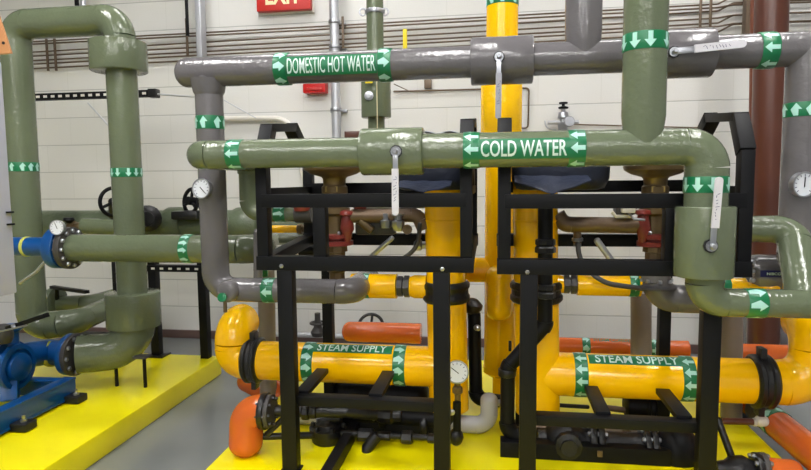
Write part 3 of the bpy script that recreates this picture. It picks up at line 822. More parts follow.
# valve drain cock at elbow
t = thing('drain_cock', 'small green handled drain cock on the grey elbow above the yellow elbow', 'valve')
q = W(225, 301, Y-.07)
obj('body', sweep(bmesh.new(), [q+V(0, .06, .03), q, q+V(0, 0, -.045)], [.008]*3, 10), BRASS, t)
obj('hand_knob', lathe(bmesh.new(), q+V(0, -.01, .015), V(0, -1, .3), [(0, .006), (.01, .019), (.018, .019), (.02, .008)], 10), LGREEN, t)
gauge('round silver gauge on the left grey riser', W(201.5, 188.5, Y-.07), V(-.1, -1, .05), RR(20, 201, 188, Y-.07), V(xa, Y, W(206, 188, Y).z+.0), rot=-.8)
gauge('round silver gauge on the grey riser at the right edge', W(804, 184.5, Y-.11), V(.25, -1, -.05), RR(25, 802, 184, Y-.1), V(x8, Y, W(795, 181, Y).z), rot=PI/2)

# grey valve jacket with navy strip, right of right frame
t = thing('wrapped_valve', 'grey wrapped valve with a navy strip, right of the right frame', 'valve')
Y3 = 2.45
a, b = W(748, 273, Y3), W(795, 273, Y3); b.z = a.z
rr_ = RR(37, 770, 272, Y3)
obj('grey_wrap', lathe(bmesh.new(), a, V(1, 0, 0), [(0, rr_*.8), (.02, rr_), (.13, rr_*1.03), (.17, rr_*1.03), (.19, rr_*.9)], 30), GREY, t)
bm = bmesh.new()
for k in range(8):
    pass
q0, q1 = W(760, 271, Y3-rr_).x, W(794, 271, Y3-rr_).x; p = V((q0+q1)/2, Y3, a.z); L = q1-q0
s = strip_on_pipe(t, p, V(1, 0, 0), rr_*1.06, L, rr_*.34, .12, NAVYL)
bm = text_mesh('NIBCO', L*.42, rr_*.14, .02); bmesh.ops.subdivide_edges(bm, edges=bm.edges, cuts=1)
wrap(bm, p+V(-.012, 0, 0), V(1, 0, 0), V(0, -1, 0), rr_*1.07+.002, .12); obj('lettering', bm, LWHITE, s, 80)
for k, y in enumerate((262, 271, 280)):
    obj('lacing_hook', lathe(bmesh.new(), W(752, y, Y3-rr_*.97), V(0, -1, 0), [(0, .01), (.008, .01), (.012, .006)], 12), STEEL, t)
obj('yellow_nipple', sweep(bmesh.new(), [W(738, 291, 2.42), W(770, 288, 2.42), W(782, 275, 2.42)], [RR(16, 760, 288, 2.42)]*3, 24, (0, 1)), YEL, t)
p = W(723, 286, 2.42)
obj('label_band', drum(p-V(.02, 0, 0), p+V(.02, 0, 0), RR(19, 723, 286, 2.42), .001), LGREEN, t)
obj('pipe', sweep(bmesh.new(), [W(705, 287, 2.42), W(745, 287, 2.42)], [RR(18, 723, 286, 2.42)]*2, 24), YEL, t)

# ================================================================== EXCHANGER TRIM inside the frames
def trim(cx_, label, s):
    """bronze control valve column; s = +1 pipe leads right, -1 left"""
    Y = 2.45; t = thing('bronze_control_valve', label, 'valve')
    prof = [(160, 26), (166, 31), (170, 30), (174, 23), (177, 13), (179, 11.5), (185, 11), (187, 13), (193, 13), (195, 9), (205, 9), (208, 15), (213, 15), (216, 10), (230, 11), (233, 12)]
    base = W(cx_, 160, Y)
    def zz(y): return W(cx_, y, Y).z
    k = RR(2, cx_, 200, Y)
    obj('bonnet', lathe(bmesh.new(), base, V(0, 0, -1), [(base.z-zz(y), w*k/1.0*1.0 if True else 0) for y, w in prof], 36), BRASS, t)
    b2 = V(base.x+.003, Y, zz(233))
    obj('red_flange', lathe(bmesh.new(), b2, V(0, 0, -1), [(0, 13*k), (.006, 16*k), (.02, 16*k), (.022, 12*k), (.03, 12*k), (.032, 17*k), (.05, 17*k), (.054, 12*k)], 30), REDV, t)
    bolts(t, V(base.x, Y, zz(233)), V(0, 0, 1), 13.5*k, 6, .008)
    b3 = V(base.x+.003, Y, zz(244))
    obj('brass_body', lathe(bmesh.new(), b3, V(0, 0, -1), [(0, 11*k), (.03, 11.5*k), (.033, 9*k), (.07, 9*k), (.073, 12*k), (.11, 12*k), (.12, 8*k), (.16, 8*k)], 8), BRASS, t, 25)
    q = W(cx_+s*13, 222, Y-.03)
    obj('red_side_valve', lathe(bmesh.new(), q+V(0, 0, .05), V(0, 0, -1), [(0, .012), (.004, .03), (.018, .033), (.024, .02), (.05, .026), (.08, .03), (.1, .02), (.13, .014)], 18), REDV, t)
    obj('red_cap', torus(bmesh.new(), W(cx_+s*26, 207.5, Y-.03), V(0, .3, 1), .02, .008, 20, 8), REDV, t)
    obj('name_plate', box(V(base.x, Y-11*k/1-.002, zz(189)), (.05, .004, .022), .001), mat('bronze_plate', (176, 150, 90), .4, metal=.4), t)
    return t, k
trim(334, 'bronze control valve with red flanges in the left frame', 1)
trim(656, 'bronze control valve with red flanges in the right frame', -1)
# bronze horizontal headers
t = thing('bronze_pipe', 'bronze pipe leading into the left tank', 'pipe')
Y = 2.43
run(t, [W(352, 216, Y), W(418, 215, Y), W(424, 215, Y)+V(0, .0, -.06)], RR(14, 390, 215, Y), COPPER, bend=.035)
obj('top_rod', sweep(bmesh.new(), [W(366, 207, Y), W(424, 206, Y)], [.009]*2, 12), STEEL, t)
obj('cap_nut', lathe(bmesh.new(), W(386, 228, Y-.02), V(0, 0, 1), [(0, .02), (.03, .024), (.035, .014), (.06, .014)], 8), STEEL, t, 25)
t = thing('bronze_pipe', 'bronze pipe leading into the right tank', 'pipe')
run(t, [W(557, 214, Y), W(563, 224.5, Y), W(640, 225.5, Y)], RR(16, 600, 224, Y), COPPER, bend=.05)
obj('drop_stub', sweep(bmesh.new(), [W(577, 225, Y), W(577.5, 243, Y)], [RR(8, 577, 235, Y)]*2, 16), COPPER, t)
obj('steel_fitting', lathe(bmesh.new(), W(577.5, 238, Y), V(0, 0, -1), [(0, .022), (.012, .022), (.014, .015), (.03, .015)], 8), STEEL, t, 25)
obj('white_capillary', sweep(bmesh.new(), [W(612, 212, Y-.03), W(616, 216.5, Y-.03), W(632, 216.5, Y-.03)], [.007]*3, 10), WHITEP, t)
obj('actuator', box(W(624, 211, Y+.02), (.075, .06, .03), .01), DGREY, t)
# hoses and grey arms
simple('braided_hose', [(577.5, 243, 2.42), (580, 262, 2.4), (602, 283, 2.36), (645, 289, 2.4)], 5, DGREY, 'dark braided hose looping from the right bronze pipe', 'hose', .12, 14)
simple('braided_hose', [(420, 224, 2.40), (418, 248, 2.4), (398, 262, 2.4)], 4.5, DGREY, 'dark braided hose curving beside the left tank', 'hose', .1, 14)
simple('slanting_rod', [(597, 240.5, 2.4), (617, 268, 2.42)], 6.5, GALV, 'grey rod slanting down inside the right frame', 'rod', .01, 14)
simple('slanting_rod', [(392, 238, 2.4), (371, 257, 2.42)], 5, STEEL, 'grey rod slanting down inside the left frame', 'rod', .01, 14)
t = thing('green_valve', 'small green pipe valve with red top at left side of left frame', 'valve')
obj('body', sweep(bmesh.new(), [W(296, 214, 2.44), W(313, 214, 2.44)], [RR(18, 300, 214, 2.44)]*2, 20), DGREY, t)
obj('red_top', lathe(bmesh.new(), W(302, 211, 2.41), V(0, 0, 1), [(0, .03), (.014, .036), (.02, .036), (.026, .018), (.03, .018)], 16), REDV, t)
# thin yellow pipe behind the left post
t = thing('thin_yellow_pipe', 'thin yellow pipe behind the left post of the left frame', 'pipe')
run(t, [W(302, 229, 2.6), W(262, 229, 2.6), W(263, 275, 2.6)], RR(7.5, 280, 229, 2.6), YEL)
obj('end_fitting', lathe(bmesh.new(), W(298, 229, 2.6), V(1, 0, 0), [(0, .024), (.02, .024), (.022, .016), (.04, .016)], 8), BRASS, t, 25)
band(t, W(263, 271, 2.6), V(0, 0, 1), .05, RR(9, 263, 271, 2.6), 1, 5)
t = thing('white_valve_body', 'white capped valve body lying behind the left frame post', 'valve')
obj('white_cap', sweep(bmesh.new(), [W(279, 250, 2.62), W(300, 250, 2.62)], [RR(9, 290, 250, 2.62)]*2, 18, (1, 0)), WHITEP, t)
obj('black_knob', lathe(bmesh.new(), W(300, 250, 2.62), V(1, 0, 0), [(0, .03), (.03, .034), (.05, .024), (.08, .024)], 12), BLK, t)
obj('green_body', sweep(bmesh.new(), [W(280, 239, 2.66), W(312, 239, 2.66)], [RR(9, 290, 239, 2.62)]*2, 18), GREEN_B, t)
simple('grey_drop', [(258, 232, 2.5), (258, 285, 2.5)], 9, GREY, 'slim grey pipe beside the left frame post', 'pipe', .01, 18)

t = thing('actuator_valve', 'dark actuator with silver gearbox on the left bronze pipe', 'valve')
obj('body', box(W(376, 228, 2.47), (.17, .06, .055), .012), DGREY, t)
obj('bonnet', lathe(bmesh.new(), W(398, 231, 2.4), V(0, 0, 1), [(0, .02), (.02, .028), (.04, .028), (.045, .016), (.06, .016), (.062, .026), (.07, .026)], 8), STEEL, t, 25)
obj('port', sweep(bmesh.new(), [W(360, 221, 2.42), W(372, 231, 2.42)], [.017]*2, 14), BRASS, t)
obj('knob', lathe(bmesh.new(), W(408, 230, 2.4), V(0, -1, .2), [(0, .012), (.01, .02), (.025, .02)], 12), BRASS, t)
t = thing('silver_hose_coupling', 'silver threaded coupling at the foot of the left frame hose', 'coupling')
obj('coupling', lathe(bmesh.new(), W(414, 245, 2.5), V(1, 0, 0), [(0, .014), (.01, .024), (.03, .024), (.035, .016), (.06, .016), (.065, .022), (.08, .022)], 8), STEEL, t, 25)
t = thing('white_sensor_head', 'small white sensor above the right bronze pipe', 'sensor')
obj('head', box(W(628, 209, 2.4), (.05, .04, .03), .008), WHITEP, t)
obj('capillary', sweep(bmesh.new(), [W(628, 212, 2.4), W(634, 219, 2.38), W(645, 220, 2.38)], [.005]*3, 8), STEEL, t)
# yellow level pipes
def lvl(label, p0, p1, dpx, ux0, ux1, bpx, y, sgn, grey=None):
    t = thing('yellow_level_pipe', label, 'pipe'); Y = 2.45
    a, b = W(p0, y, Y), W(p1, y, Y); b.z = a.z; r = RR(dpx, (p0+p1)/2, y, Y)
    obj('pipe', sweep(bmesh.new(), [a, b], [r]*2, 28), YEL, t)
    u0, u1 = W(ux0, y, Y), W(ux1, y, Y); u0.z = u1.z = a.z; L = (u1-u0).length
    obj('union', lathe(bmesh.new(), u0, V(1, 0, 0), [(0, r*.45), (L*.1, r*.45), (L*.12, r*.85), (L*.45, r*.85), (L*.47, r*.65), (L*.55, r*.65), (L*.57, r*.9), (L*.9, r*.9), (L*.92, r*.5), (L, r*.5)], 8), DGREY, t, 25)
    p = W(bpx, y, Y); p.z = a.z; band(t, p, V(1, 0, 0), .035, r, sgn, 6)
    return t, a, r
t, a, r = lvl('short yellow pipe and black union left of the left tank', 352, 397, 24.5, 396, 411, 366, 285.5, 1 if False else -1)
obj('tank_fitting', lathe(bmesh.new(), V(W(410, 285, 2.45).x, 2.45, a.z), V(1, 0, 0), [(0, r*.8), (.02, r*.95), (.07, r*.95)], 20), YEL, t)
t, a, r = lvl('short yellow pipe and black union right of the right tank', 577, 640, 22, 562, 578, 633, 284.5, 1)
obj('tank_fitting', lathe(bmesh.new(), V(W(553, 285, 2.45).x, 2.45, a.z), V(1, 0, 0), [(0, r*.95), (.04, r*.8)], 20), YEL, t)
# right grey elbow under control valve
t = thing('grey_elbow_pipe', 'dark grey elbow under the right bronze valve, beside green elbow', 'pipe')
Y = 2.42
run(t, [W(655, 262, Y), W(657, 298, Y), W(720, 300, Y)], RR(28, 670, 297, Y), GREY, bend=.075)
obj('bolted_cover', lathe(bmesh.new(), W(656, 283, Y), V(0, 0, -1), [(0, .04), (.012, .075), (.02, .075)], 24), DGREY, t)
bolts(t, W(656, 281, Y), V(0, 0, 1), .055, 8, .009)

# black drain pipe with offsets in front of right tank
t = thing('black_drain_pipe', 'black pipe dropping past the right tank, bending left then down', 'pipe')
Y = 2.3; r = RR(14.5, 530, 330, Y)
P = [W(545.5, 196, Y), W(545, 325, Y), W(508, 367, Y), W(507, 434, Y), W(527, 436, Y)]
run(t, P, r, BLK, bend=[0, .04, .04, .05, 0], names=('pipe', 'elbow'), lip=.004)
for y in (246, 291):
    p = W(545.4, y, Y); obj('union', lathe(bmesh.new(), p+V(0, 0, .028), V(0, 0, -1), [(0, r*1.05), (.004, r*1.35), (.022, r*1.35), (.026, r*1.15), (.034, r*1.4), (.052, r*1.4), (.056, r)], 8), IRON, t, 25)
p = W(507.2, 376, Y); obj('collar', drum(p, p+V(0, 0, .03), r*1.25, .004), IRON, t)

# black vertical behind left tank, with silver fittings
t = thing('black_side_pipe', 'black pipe standing right of the left tank with valve on top', 'pipe')
Y = 2.62
run(t, [W(474, 313, Y), W(476, 398, Y), W(500, 401, Y)], RR(13, 475, 360, Y), BLK, bend=.035, lip=.004)
obj('valve_body', lathe(bmesh.new(), W(471, 312, Y), V(.2, -.1, 1), [(0, .03), (.02, .045), (.04, .045), (.06, .02)], 14), IRON, t)
obj('silver_union', lathe(bmesh.new(), W(483, 401, Y-.01), V(1, 0, 0), [(0, .024), (.02, .024), (.022, .032), (.045, .032), (.047, .022), (.08, .022)], 10), STEEL, t, 25)
obj('valve_lug', lathe(bmesh.new(), W(478, 328, Y-.04), V(-.3, -1, .3), [(0, .014), (.02, .014), (.025, .008)], 10), STEEL, t)

# ================================================================== GAUGE ON LEFT TANK
gp = W(457, 372, 2.28)
g = gauge('white dial gauge in front of the left yellow tank', gp, V(.0, -1, .1), RR(23, 457, 372, 2.28), V(gp.x+.0, 2.36, gp.z-.0), rot=2.5)
obj('siphon', sweep(bmesh.new(), [gp+V(0, .03, -.03), gp+V(0, .03, -.075)], [.012]*2, 10), BRASS, g)
obj('gauge_valve', lathe(bmesh.new(), gp+V(0, .03, -.065), V(0, 0, -1), [(0, .014), (.008, .02), (.028, .02), (.034, .012), (.2, .012)], 8), BRASS, g, 25)

# ================================================================== ORANGE CONDENSATE
t = thing('orange_elbow', 'glossy orange elbow at the lower left of the left frame', 'pipe')
Yo = 2.16; r = RR(33, 245, 425, Yo)
fl0 = W(262, 411, Yo); 
xo = W(247.5, 430, Yo).x
run(t, [fl0, V(xo, Yo, fl0.z), V(xo, Yo-.02, W(247, 441, Yo).z)], r, ORG, bend=[0, r*.85, 0], split=False, caps=(0, 1))
obj('pad_stub', sweep(bmesh.new(), [V(xo, Yo-.02, W(247, 441, Yo).z), V(xo, Yo-.02, PZ-.004)], [r*.5]*2, 20), ORG, t)
flange(t, W(265, 411, Yo), V(1, 0, 0), r*1.1, .022, IRON, 8, .008, bm_=DGREY)
flange(t, W(270, 411, Yo), V(1, 0, 0), r*.98, .018, DGREY, 8, .007, bm_=IRON)
simple('orange_header', [(350, 331.5, 3.3), (421, 333.5, 3.3)], 20, ORG, 'orange capped header on the floor line behind the left frame', 'pipe', .01, 28, (1, 0))
t = thing('orange_condensate_pipe', 'orange pipe with green lettering behind the right steam pipe', 'pipe')
a, b = W(556, 345, 3.1), W(688, 350, 3.1); b.z = a.z = (a.z+b.z)/2; r = RR(17, 620, 345, 3.1)
run(t, [a, b], r, ORG, caps=(1, 0))
p = W(585.5, 344, 3.1); p.z = a.z; band(t, p, V(1, 0, 0), .04, r, 1, 5)
p = W(653, 344, 3.1); p.z = a.z; band(t, p, V(1, 0, 0), .03, r, 1, 5)
c = W(619, 344, 3.1); c.z = a.z
text_on_pipe(t, 'STEAM CONDENSATE', c, V(1, 0, 0), r+.002, .26, r*.5, 1.15, LGREEN)
t = thing('orange_side_pipe', 'orange pipe between the right leg and the yellow elbow', 'pipe')
a, b = W(722, 354, 3.0), W(800, 358, 3.0); b.z = a.z
run(t, [a, b], RR(22, 765, 356, 3.0), ORG, caps=(1, 0))
obj('black_coupling', drum(W(718, 354, 3.0), W(727, 354, 3.0), RR(24, 722, 354, 3.0)), IRON, t)
tag(obj('orange_stub', sweep(bmesh.new(), [W(248, 379, 2.9), W(284, 398, 2.9)], [RR(25, 265, 390, 2.9)]*2, 24, (1, 1)), ORG), 'orange pipe stub behind the left leg above the orange elbow', 'pipe')
t = thing('orange_diagonal_pipe', 'orange pipe running forward along the right edge of the pad', 'pipe')
c = W(778, 425, 2.55); r = .058
a_, b_ = V(c.x-.01, 3.05, c.z+.0), V(c.x+.02, 1.75, c.z)
run(t, [a_, b_], r, ORG)
d = (b_-a_).normalized(); q = a_+d*.33; q2 = a_+d*.47
obj('label_strip', drum(q, q2, r+.001, .0004), DGREY, t)
band(t, q2+d*.02, d, .045, r+.0005, 1, 7, n=V(-.7, 0, .7))
for yy_ in (2.9, 2.0):
    obj('pipe_stand', box((c.x, yy_, (c.z-r)/2+.004), (.05, .03, c.z-r+.008)), IRON, t)

# beige uprights
simple('beige_upright', [(641, 292, 2.9), (641, 420, 2.9)], 20, BEIGE, 'beige grey upright pipe behind the right STEAM SUPPLY pipe', 'pipe', .01, 24, (0, 0))
simple('beige_upright', [(732, 305, 2.75), (731, 447, 2.75)], 20, BEIGE, 'beige grey upright right of the right front leg', 'pipe', .01, 24, (0, 0))
simple('beige_upright', [(266, 270, 2.85), (269, 425, 2.85)], 17, BEIGE, 'beige grey upright behind the left front leg', 'pipe', .01, 24, (0, 0))

# ================================================================== LOWER BLACK PIPING, left frame
Y = 2.3
t = thing('iron_float_trap', 'black iron steam trap with round bolted body low in the left frame', 'steam trap')
c = W(328, 433, Y)
k = RR(2, 328, 430, Y)*1.12
obj('body', lathe(bmesh.new(), W(328, 452, Y), V(0, 0, 1), [(0, 5*k), (4*k, 10*k), (12*k, 14*k), (20*k, 15*k)], 26), IRON, t)
fl_ = obj('bolted_cover', lathe(bmesh.new(), W(328, 432, Y), V(0, 0, 1), [(0, 16*k), (1, 16*k)] and [(0, 16.5*k), (5*k, 16.5*k), (5.5*k, 12*k), (9*k, 11*k), (12*k, 5*k)], 26), IRON, t)
bolts(fl_, W(328, 426.5, Y), V(0, 0, 1), 14*k, 6, .01, .018, IRON)
obj('outlet_lug', sweep(bmesh.new(), [W(318, 421, Y), W(341, 418, Y)], [4.5*k]*2, 14), IRON, t)
t = thing('black_steam_branch', 'black pipe from the orange elbow flange under the left cross beam', 'pipe')
run(t, [W(272, 411, 2.2), W(346, 412, 2.26), W(381, 415, 2.33)], RR(11, 320, 412, 2.33), IRON, split=False)
for px, rr in ((303, 7.5), (310, 6.5)): obj('nut', lathe(bmesh.new(), W(px, 411.5, 2.22), V(1, 0, 0), [(0, rr*k*.9), (.006, rr*k), (.02, rr*k), (.026, rr*k*.9)], 8), IRON, t, 25)
obj('tie_band', drum(W(373, 414, 2.33), W(374.5, 414, 2.33), RR(13.5, 373, 414, 2.33), .0005), STEEL, t)
obj('valve_block', lathe(bmesh.new(), W(377, 414.5, 2.33), V(1, 0, 0), [(0, 6*k), (.02, 8*k), (.06, 8*k), (.07, 6*k), (.1, 5*k)], 10), IRON, t, 25)
t = thing('thick_black_branch', 'thick black pipe leading right from the steam trap to the right leg', 'pipe')
run(t, [W(341, 413, 2.4), W(445, 420, 2.4)], RR(15, 390, 416, 2.4), BLK)
obj('end_flange', drum(W(421, 424, 2.4), W(428, 424, 2.4), RR(22, 424, 424, 2.4)), IRON, t)
obj('mid_flange', drum(W(380, 417, 2.4), W(386, 417, 2.4), RR(22, 384, 417, 2.4)), IRON, t)
simple('black_condensate_pipe', [(262, 436.5, 2.18), (322, 435, 2.27)], 7, IRON, 'thin black pipe crossing the left leg below the orange flange', 'pipe', .02, 14)
simple('black_stay', [(267, 434, 2.17), (287, 415, 2.19)], 6, IRON, 'short black link slanting up beside the orange flange', 'rod', .02, 12)
t = thing('black_drain_line', 'thin black drain line with fittings low between the left frame legs', 'pipe')
obj('pipe', sweep(bmesh.new(), [W(341, 433, 2.27), W(452, 439, 2.27)], [RR(6.5, 400, 436, 2.27)]*2, 14), IRON, t)
for px, w_, q in ((352, 10, 6), (366, 14, 12), (384, 12, 8), (407, 10, 12), (432, 8, 9)):
    p = W(px, 433.5+(px-341)*.054, 2.27); obj('fitting', lathe(bmesh.new(), p-V(w_*k/2, 0, 0), V(1, 0, 0), [(0, q*k*.38), (.004, q*k*.5), (w_*k-.004, q*k*.5), (w_*k, q*k*.38)], 8), IRON, t, 25)
t = thing('y_strainer', 'black strainer with drooping blow down elbow below the thin drain line', 'valve')
obj('strainer_leg', sweep(bmesh.new(), [W(377, 435, 2.25), W(367, 448, 2.23), W(366, 456, 2.22)], [5.5*k, 5*k, 4*k], 14), IRON, t)
obj('outlet', sweep(bmesh.new(), [W(366, 455, 2.22), W(375, 464, 2.2), W(381, 470, 2.18)], [3*k]*3, 12), IRON, t)
obj('end_nipple', sweep(bmesh.new(), [W(374, 463, 2.2), W(382, 472, 2.18)], [3.4*k]*2, 12), BRASS, t)
t = thing('grey_return_pipe', 'grey pipe along the pad ending in an upturned elbow between the frames', 'pipe')
a, b = W(280, 431, 2.5), W(489, 443, 2.45)
rr2 = RR(17, 470, 443, 2.45)
a = W(300, 428, 2.45); a.z = b.z = max(PZ+rr2*1.03, b.z)
run(t, [a, b, V(b.x, b.y, b.z+.11)], rr2, mat('light_grey_paint', (172, 171, 170), .22, bump=.2), bend=[0, rr2*1.5, 0], caps=(1, 1))
t = thing('angle_drain_valve', 'small black valve hanging under the dial gauge', 'valve')
obj('stem', sweep(bmesh.new(), [W(457, 402, 2.24), W(457, 436, 2.24)], [RR(8, 457, 410, 2.24)]*2, 14), BLK, t)
obj('body', lathe(bmesh.new(), W(456, 430, 2.24), V(0, 0, -1), [(0, .018), (.01, .026), (.03, .03), (.05, .022), (.06, .01)], 10), IRON, t)
tag(obj('sight_disc', lathe(bmesh.new(), W(452, 412, 2.12), V(0, -1, 0), [(0, .011), (.006, .011), (.009, .006)], 12), STEEL), 'small silver disc beside the left frame right leg', 'cap')
simple('bare_steel_pipe', [(464, 416, 2.75), (525, 421, 2.75)], 6, COPPER, 'thin bare pipe low between the frames behind the grey elbow', 'pipe', .02, 14)

# underneath tanks: dark pump/valve masses
def motor(px0, px1, y, dpx, Y, label, name, cat, m=BLK):
    t = thing(name, label, cat); a, b = W(px0, y, Y), W(px1, y, Y); b.z = a.z; L = (b-a).length; r = RR(dpx, (px0+px1)/2, y, Y)
    obj('casing', lathe(bmesh.new(), a, V(1, 0, 0), [(0, r*.6), (L*.05, r*.95), (L*.1, r), (L*.45, r), (L*.47, r*1.06), (L*.53, r*1.06), (L*.55, r), (L*.9, r), (L*.95, r*.95), (L, r*.6)], 30), m, t)
    for f in (.2, .8): obj('foot', box(a+V(L*f, 0, -(a.z-PZ)/2), (.04, r*1.2, a.z-PZ)), m, t)
    return t, a, b, r
motor(334, 428, 393, 32, 2.62, 'black cylinder lying under the left steam pipe, behind the cross beam', 'black_drum', 'pipe')
motor(624, 668, 405, 30, 2.62, 'glossy black cylinder lying under the right steam pipe', 'black_drum', 'pipe')

# LOWER, right frame: dark cast assembly
t = thing('cast_iron_strainer', 'big black cast iron body with domed end low in the right frame', 'valve')
Y = 2.33; z = W(640, 446, Y).z; a = V(W(648, 446, Y).x, Y, z); k2 = RR(2, 640, 446, Y)
dome = [(0, 14*k2), (6*k2, 18*k2), (12*k2, 24*k2), (20*k2, 25*k2), (28*k2, 24*k2), (36*k2, 19*k2), (41*k2, 12*k2), (43*k2, 4*k2)]
obj('domed_body', lathe(bmesh.new(), V(W(654, 446, Y).x, Y, z-.01), V(1, 0, 0), dome, 34), BLK, t)
f = flange(t, V(W(652, 446, Y).x, Y, z), V(1, 0, 0), 21*k2, .022, IRON, 8, .01)
f = flange(t, V(W(645, 446, Y).x, Y, z), V(1, 0, 0), 20*k2, .02, IRON, 8, .01)
obj('neck', sweep(bmesh.new(), [V(W(600, 446, Y).x, Y, z), V(W(650, 446, Y).x, Y, z)], [13*k2]*2, 28), IRON, t)
t = thing('iron_valve', 'black cast iron valve between the right frame legs, left of the domed body', 'valve')
z = W(565, 438, Y).z
obj('body', lathe(bmesh.new(), V(W(538, 438, Y).x, Y, z), V(1, 0, 0), [(0, 9*k2), (8*k2, 9*k2), (12*k2, 15*k2), (26*k2, 19*k2), (38*k2, 15*k2), (44*k2, 11*k2), (56*k2, 11*k2)], 26), IRON, t)
flange(t, V(W(592, 438, Y).x, Y, z), V(1, 0, 0), 17*k2, .024, IRON, 8, .01)
flange(t, V(W(600, 438, Y).x, Y, z), V(1, 0, 0), 17*k2, .024, IRON, 8, .01)
obj('name_tag', box(W(600, 454, 2.2), (.018, .006, .022), .001), BRASS, t)
obj('gland', lathe(bmesh.new(), V(W(566, 438, Y).x, Y-.05, z), V(0, -1, .1), [(0, .05), (.04, .05), (.045, .03), (.06, .03)], 12), IRON, t)
simple('bare_steel_pipe', [(536, 427, 2.36), (590, 430, 2.36)], 6, COPPER, 'thin bare pipe under the right cross beam at left', 'pipe', .02, 14)
t = thing('brass_plug_line', 'short pale pipe with brass plug above the iron valve', 'pipe')
obj('pipe', sweep(bmesh.new(), [W(600, 432, 2.55), W(665, 434, 2.55)], [RR(12, 625, 433, 2.55)]*2, 18), BEIGE, t)
obj('brass_plug', lathe(bmesh.new(), W(626, 433, 2.47), V(0, -1, 0), [(0, .022), (.015, .022), (.018, .012), (.03, .012)], 8), BRASS, t, 25)
simple('black_cable', [(536, 402, 2.5), (556, 405, 2.5), (588, 407, 2.5)], 4, IRON, 'thin black line under the right STEAM SUPPLY pipe', 'pipe', .02, 10)
t = thing('bare_nipple', 'thin silver brown pipe under the right steam pipe', 'pipe')
obj('pipe', sweep(bmesh.new(), [W(600, 407, 2.6), W(632, 411, 2.6)], [RR(6, 615, 408, 2.6)]*2, 14), COPPER, t)
# white capped nipple and lower right flange
t = thing('white_capped_pipe', 'short brown pipe with a white cap right of the right leg', 'pipe')
obj('pipe', sweep(bmesh.new(), [W(722, 421, 2.5), W(756, 422, 2.5)], [RR(6.5, 740, 421, 2.5)]*2, 14), MAROON, t)
obj('ring', drum(W(753, 422, 2.5), W(757, 422, 2.5), RR(8, 740, 421, 2.5), .002), WHITEP, t)
obj('white_cap', sweep(bmesh.new(), [W(759, 421, 2.5), W(764, 421, 2.5)], [RR(11, 760, 421, 2.5)]*2, 18, (1, 1)), WHITEP, t)
t = thing('flanged_valve', 'black flanged valve with orange pipe at the bottom right corner', 'valve')
q = W(745, 466, 2.22)
obj('valve_body', lathe(bmesh.new(), W(716, 468, 2.22), V(1, 0, 0), [(0, .025), (.03, .03), (.05, .045), (.09, .05), (.12, .035), (.16, .03)], 20), IRON, t)
flange(t, W(757, 468, 2.22), V(1, 0, 0), RR(30, 757, 468, 2.22), .02, IRON, 8, .009)
flange(t, W(763, 468, 2.22), V(1, 0, 0), RR(30, 757, 468, 2.22), .02, DGREY, 8, .009)
obj('orange_pipe', sweep(bmesh.new(), [W(766, 471, 2.22), W(792, 473, 2.22)], [RR(26, 775, 470, 2.22)]*2, 28, (0, 1)), ORG, t)
simple('black_lever', [(718, 420, 2.3), (732, 458, 2.25)], 7, IRON, 'black bar slanting behind the right leg at lower right', 'rod', .02, 12)
t = thing('dark_grey_duct', 'dark grey large pipe end behind the orange pipe at right', 'pipe')
obj('pipe', sweep(bmesh.new(), [W(742, 333, 3.6), W(800, 335, 3.6)], [RR(46, 765, 333, 3.6)]*2, 32, (0, 0)), GREY, t)

# floor-line bits behind left frame
t = thing('floor_valve', 'small dark valve with round handle at the wall foot behind the left frame', 'valve')
obj('body', lathe(bmesh.new(), W(318, 336, 3.9), V(0, 0, 1), [(0, .04), (.03, .05), (.06, .03), (.12, .02), (.16, .02)], 14), DGREY, t)
obj('pipe', sweep(bmesh.new(), [W(268, 334, 3.9), W(345, 336, 3.9)], [.018]*2, 12), GALV, t)
handwheel(t, W(318, 323, 3.9), V(0, 0, 1), .05, .008, DGREY)
t = thing('wall_handwheel', 'black handwheel half hidden behind the orange header', 'valve')
handwheel(t, W(371, 326, 3.6), V(.2, -1, .5), .075, .01, IRON)
obj('stem', sweep(bmesh.new(), [W(371, 326, 3.6), W(372, 334, 3.75)], [.012]*2, 10), IRON, t)

# ================================================================== LEFT: GREEN CHILLED LINES
YG = 2.85
t = thing('green_loop_pipe', 'big green loop pipe at far left with a drum jacket near its top', 'pipe')
zt = W(62, 22.5, YG).z; r1 = RR(28, 24, 180, YG); r2 = RR(29, 128, 180, YG)
xa1, xa2 = W(25, 190, YG).x, W(127.5, 190, YG).x
zbot = W(38, 327, YG).z
xt1 = W(17, 60, YG).x; xa1 = W(31, 300, YG).x
run(t, [V(xa1, YG, zbot+.12), V(xt1, YG, zt), V(xa2, YG, zt), V(xa2, YG, W(135, 300, YG).z)], [r1, r1*1.02, r2], GREEN, bend=[0, r1*1.15, r1*1.15, 0])
run(t, [V(xa1, YG, zbot+.125), V(xa1, YG, zbot), V(W(70, 325, YG).x, YG+.05, zbot+.02), V(W(105, 305, 3.2).x, 3.25, zbot+.03)], [r1, r1, r1*.85], GREEN, bend=[0, r1*1.1, r1*1.2, 0], caps=(0, 1))
obj('drum_jacket', drum(V(xa2-.012, YG, W(118, 42, YG).z), V(xa2-.012, YG, W(118, 72, YG).z), RR(54, 117, 57, YG), .006, 44), GREEN, t)
obj('drum_jacket', drum(V(xa2, YG, W(136, 292, YG).z), V(xa2, YG, W(136, 326, YG).z), RR(51.5, 136, 308, YG), .006, 44), GREEN, t)
band(t, V((xa1*.47+xt1*.53), YG, W(18, 167, YG).z), V(xt1-xa1, 0, 1.55), RR(9, 18, 167, YG)*2, r1, 1, 12)
band(t, V(xa2, YG, W(128, 172.5, YG).z), V(0, 0, 1), RR(9, 128, 172, YG)*2, r2, -1, 12)
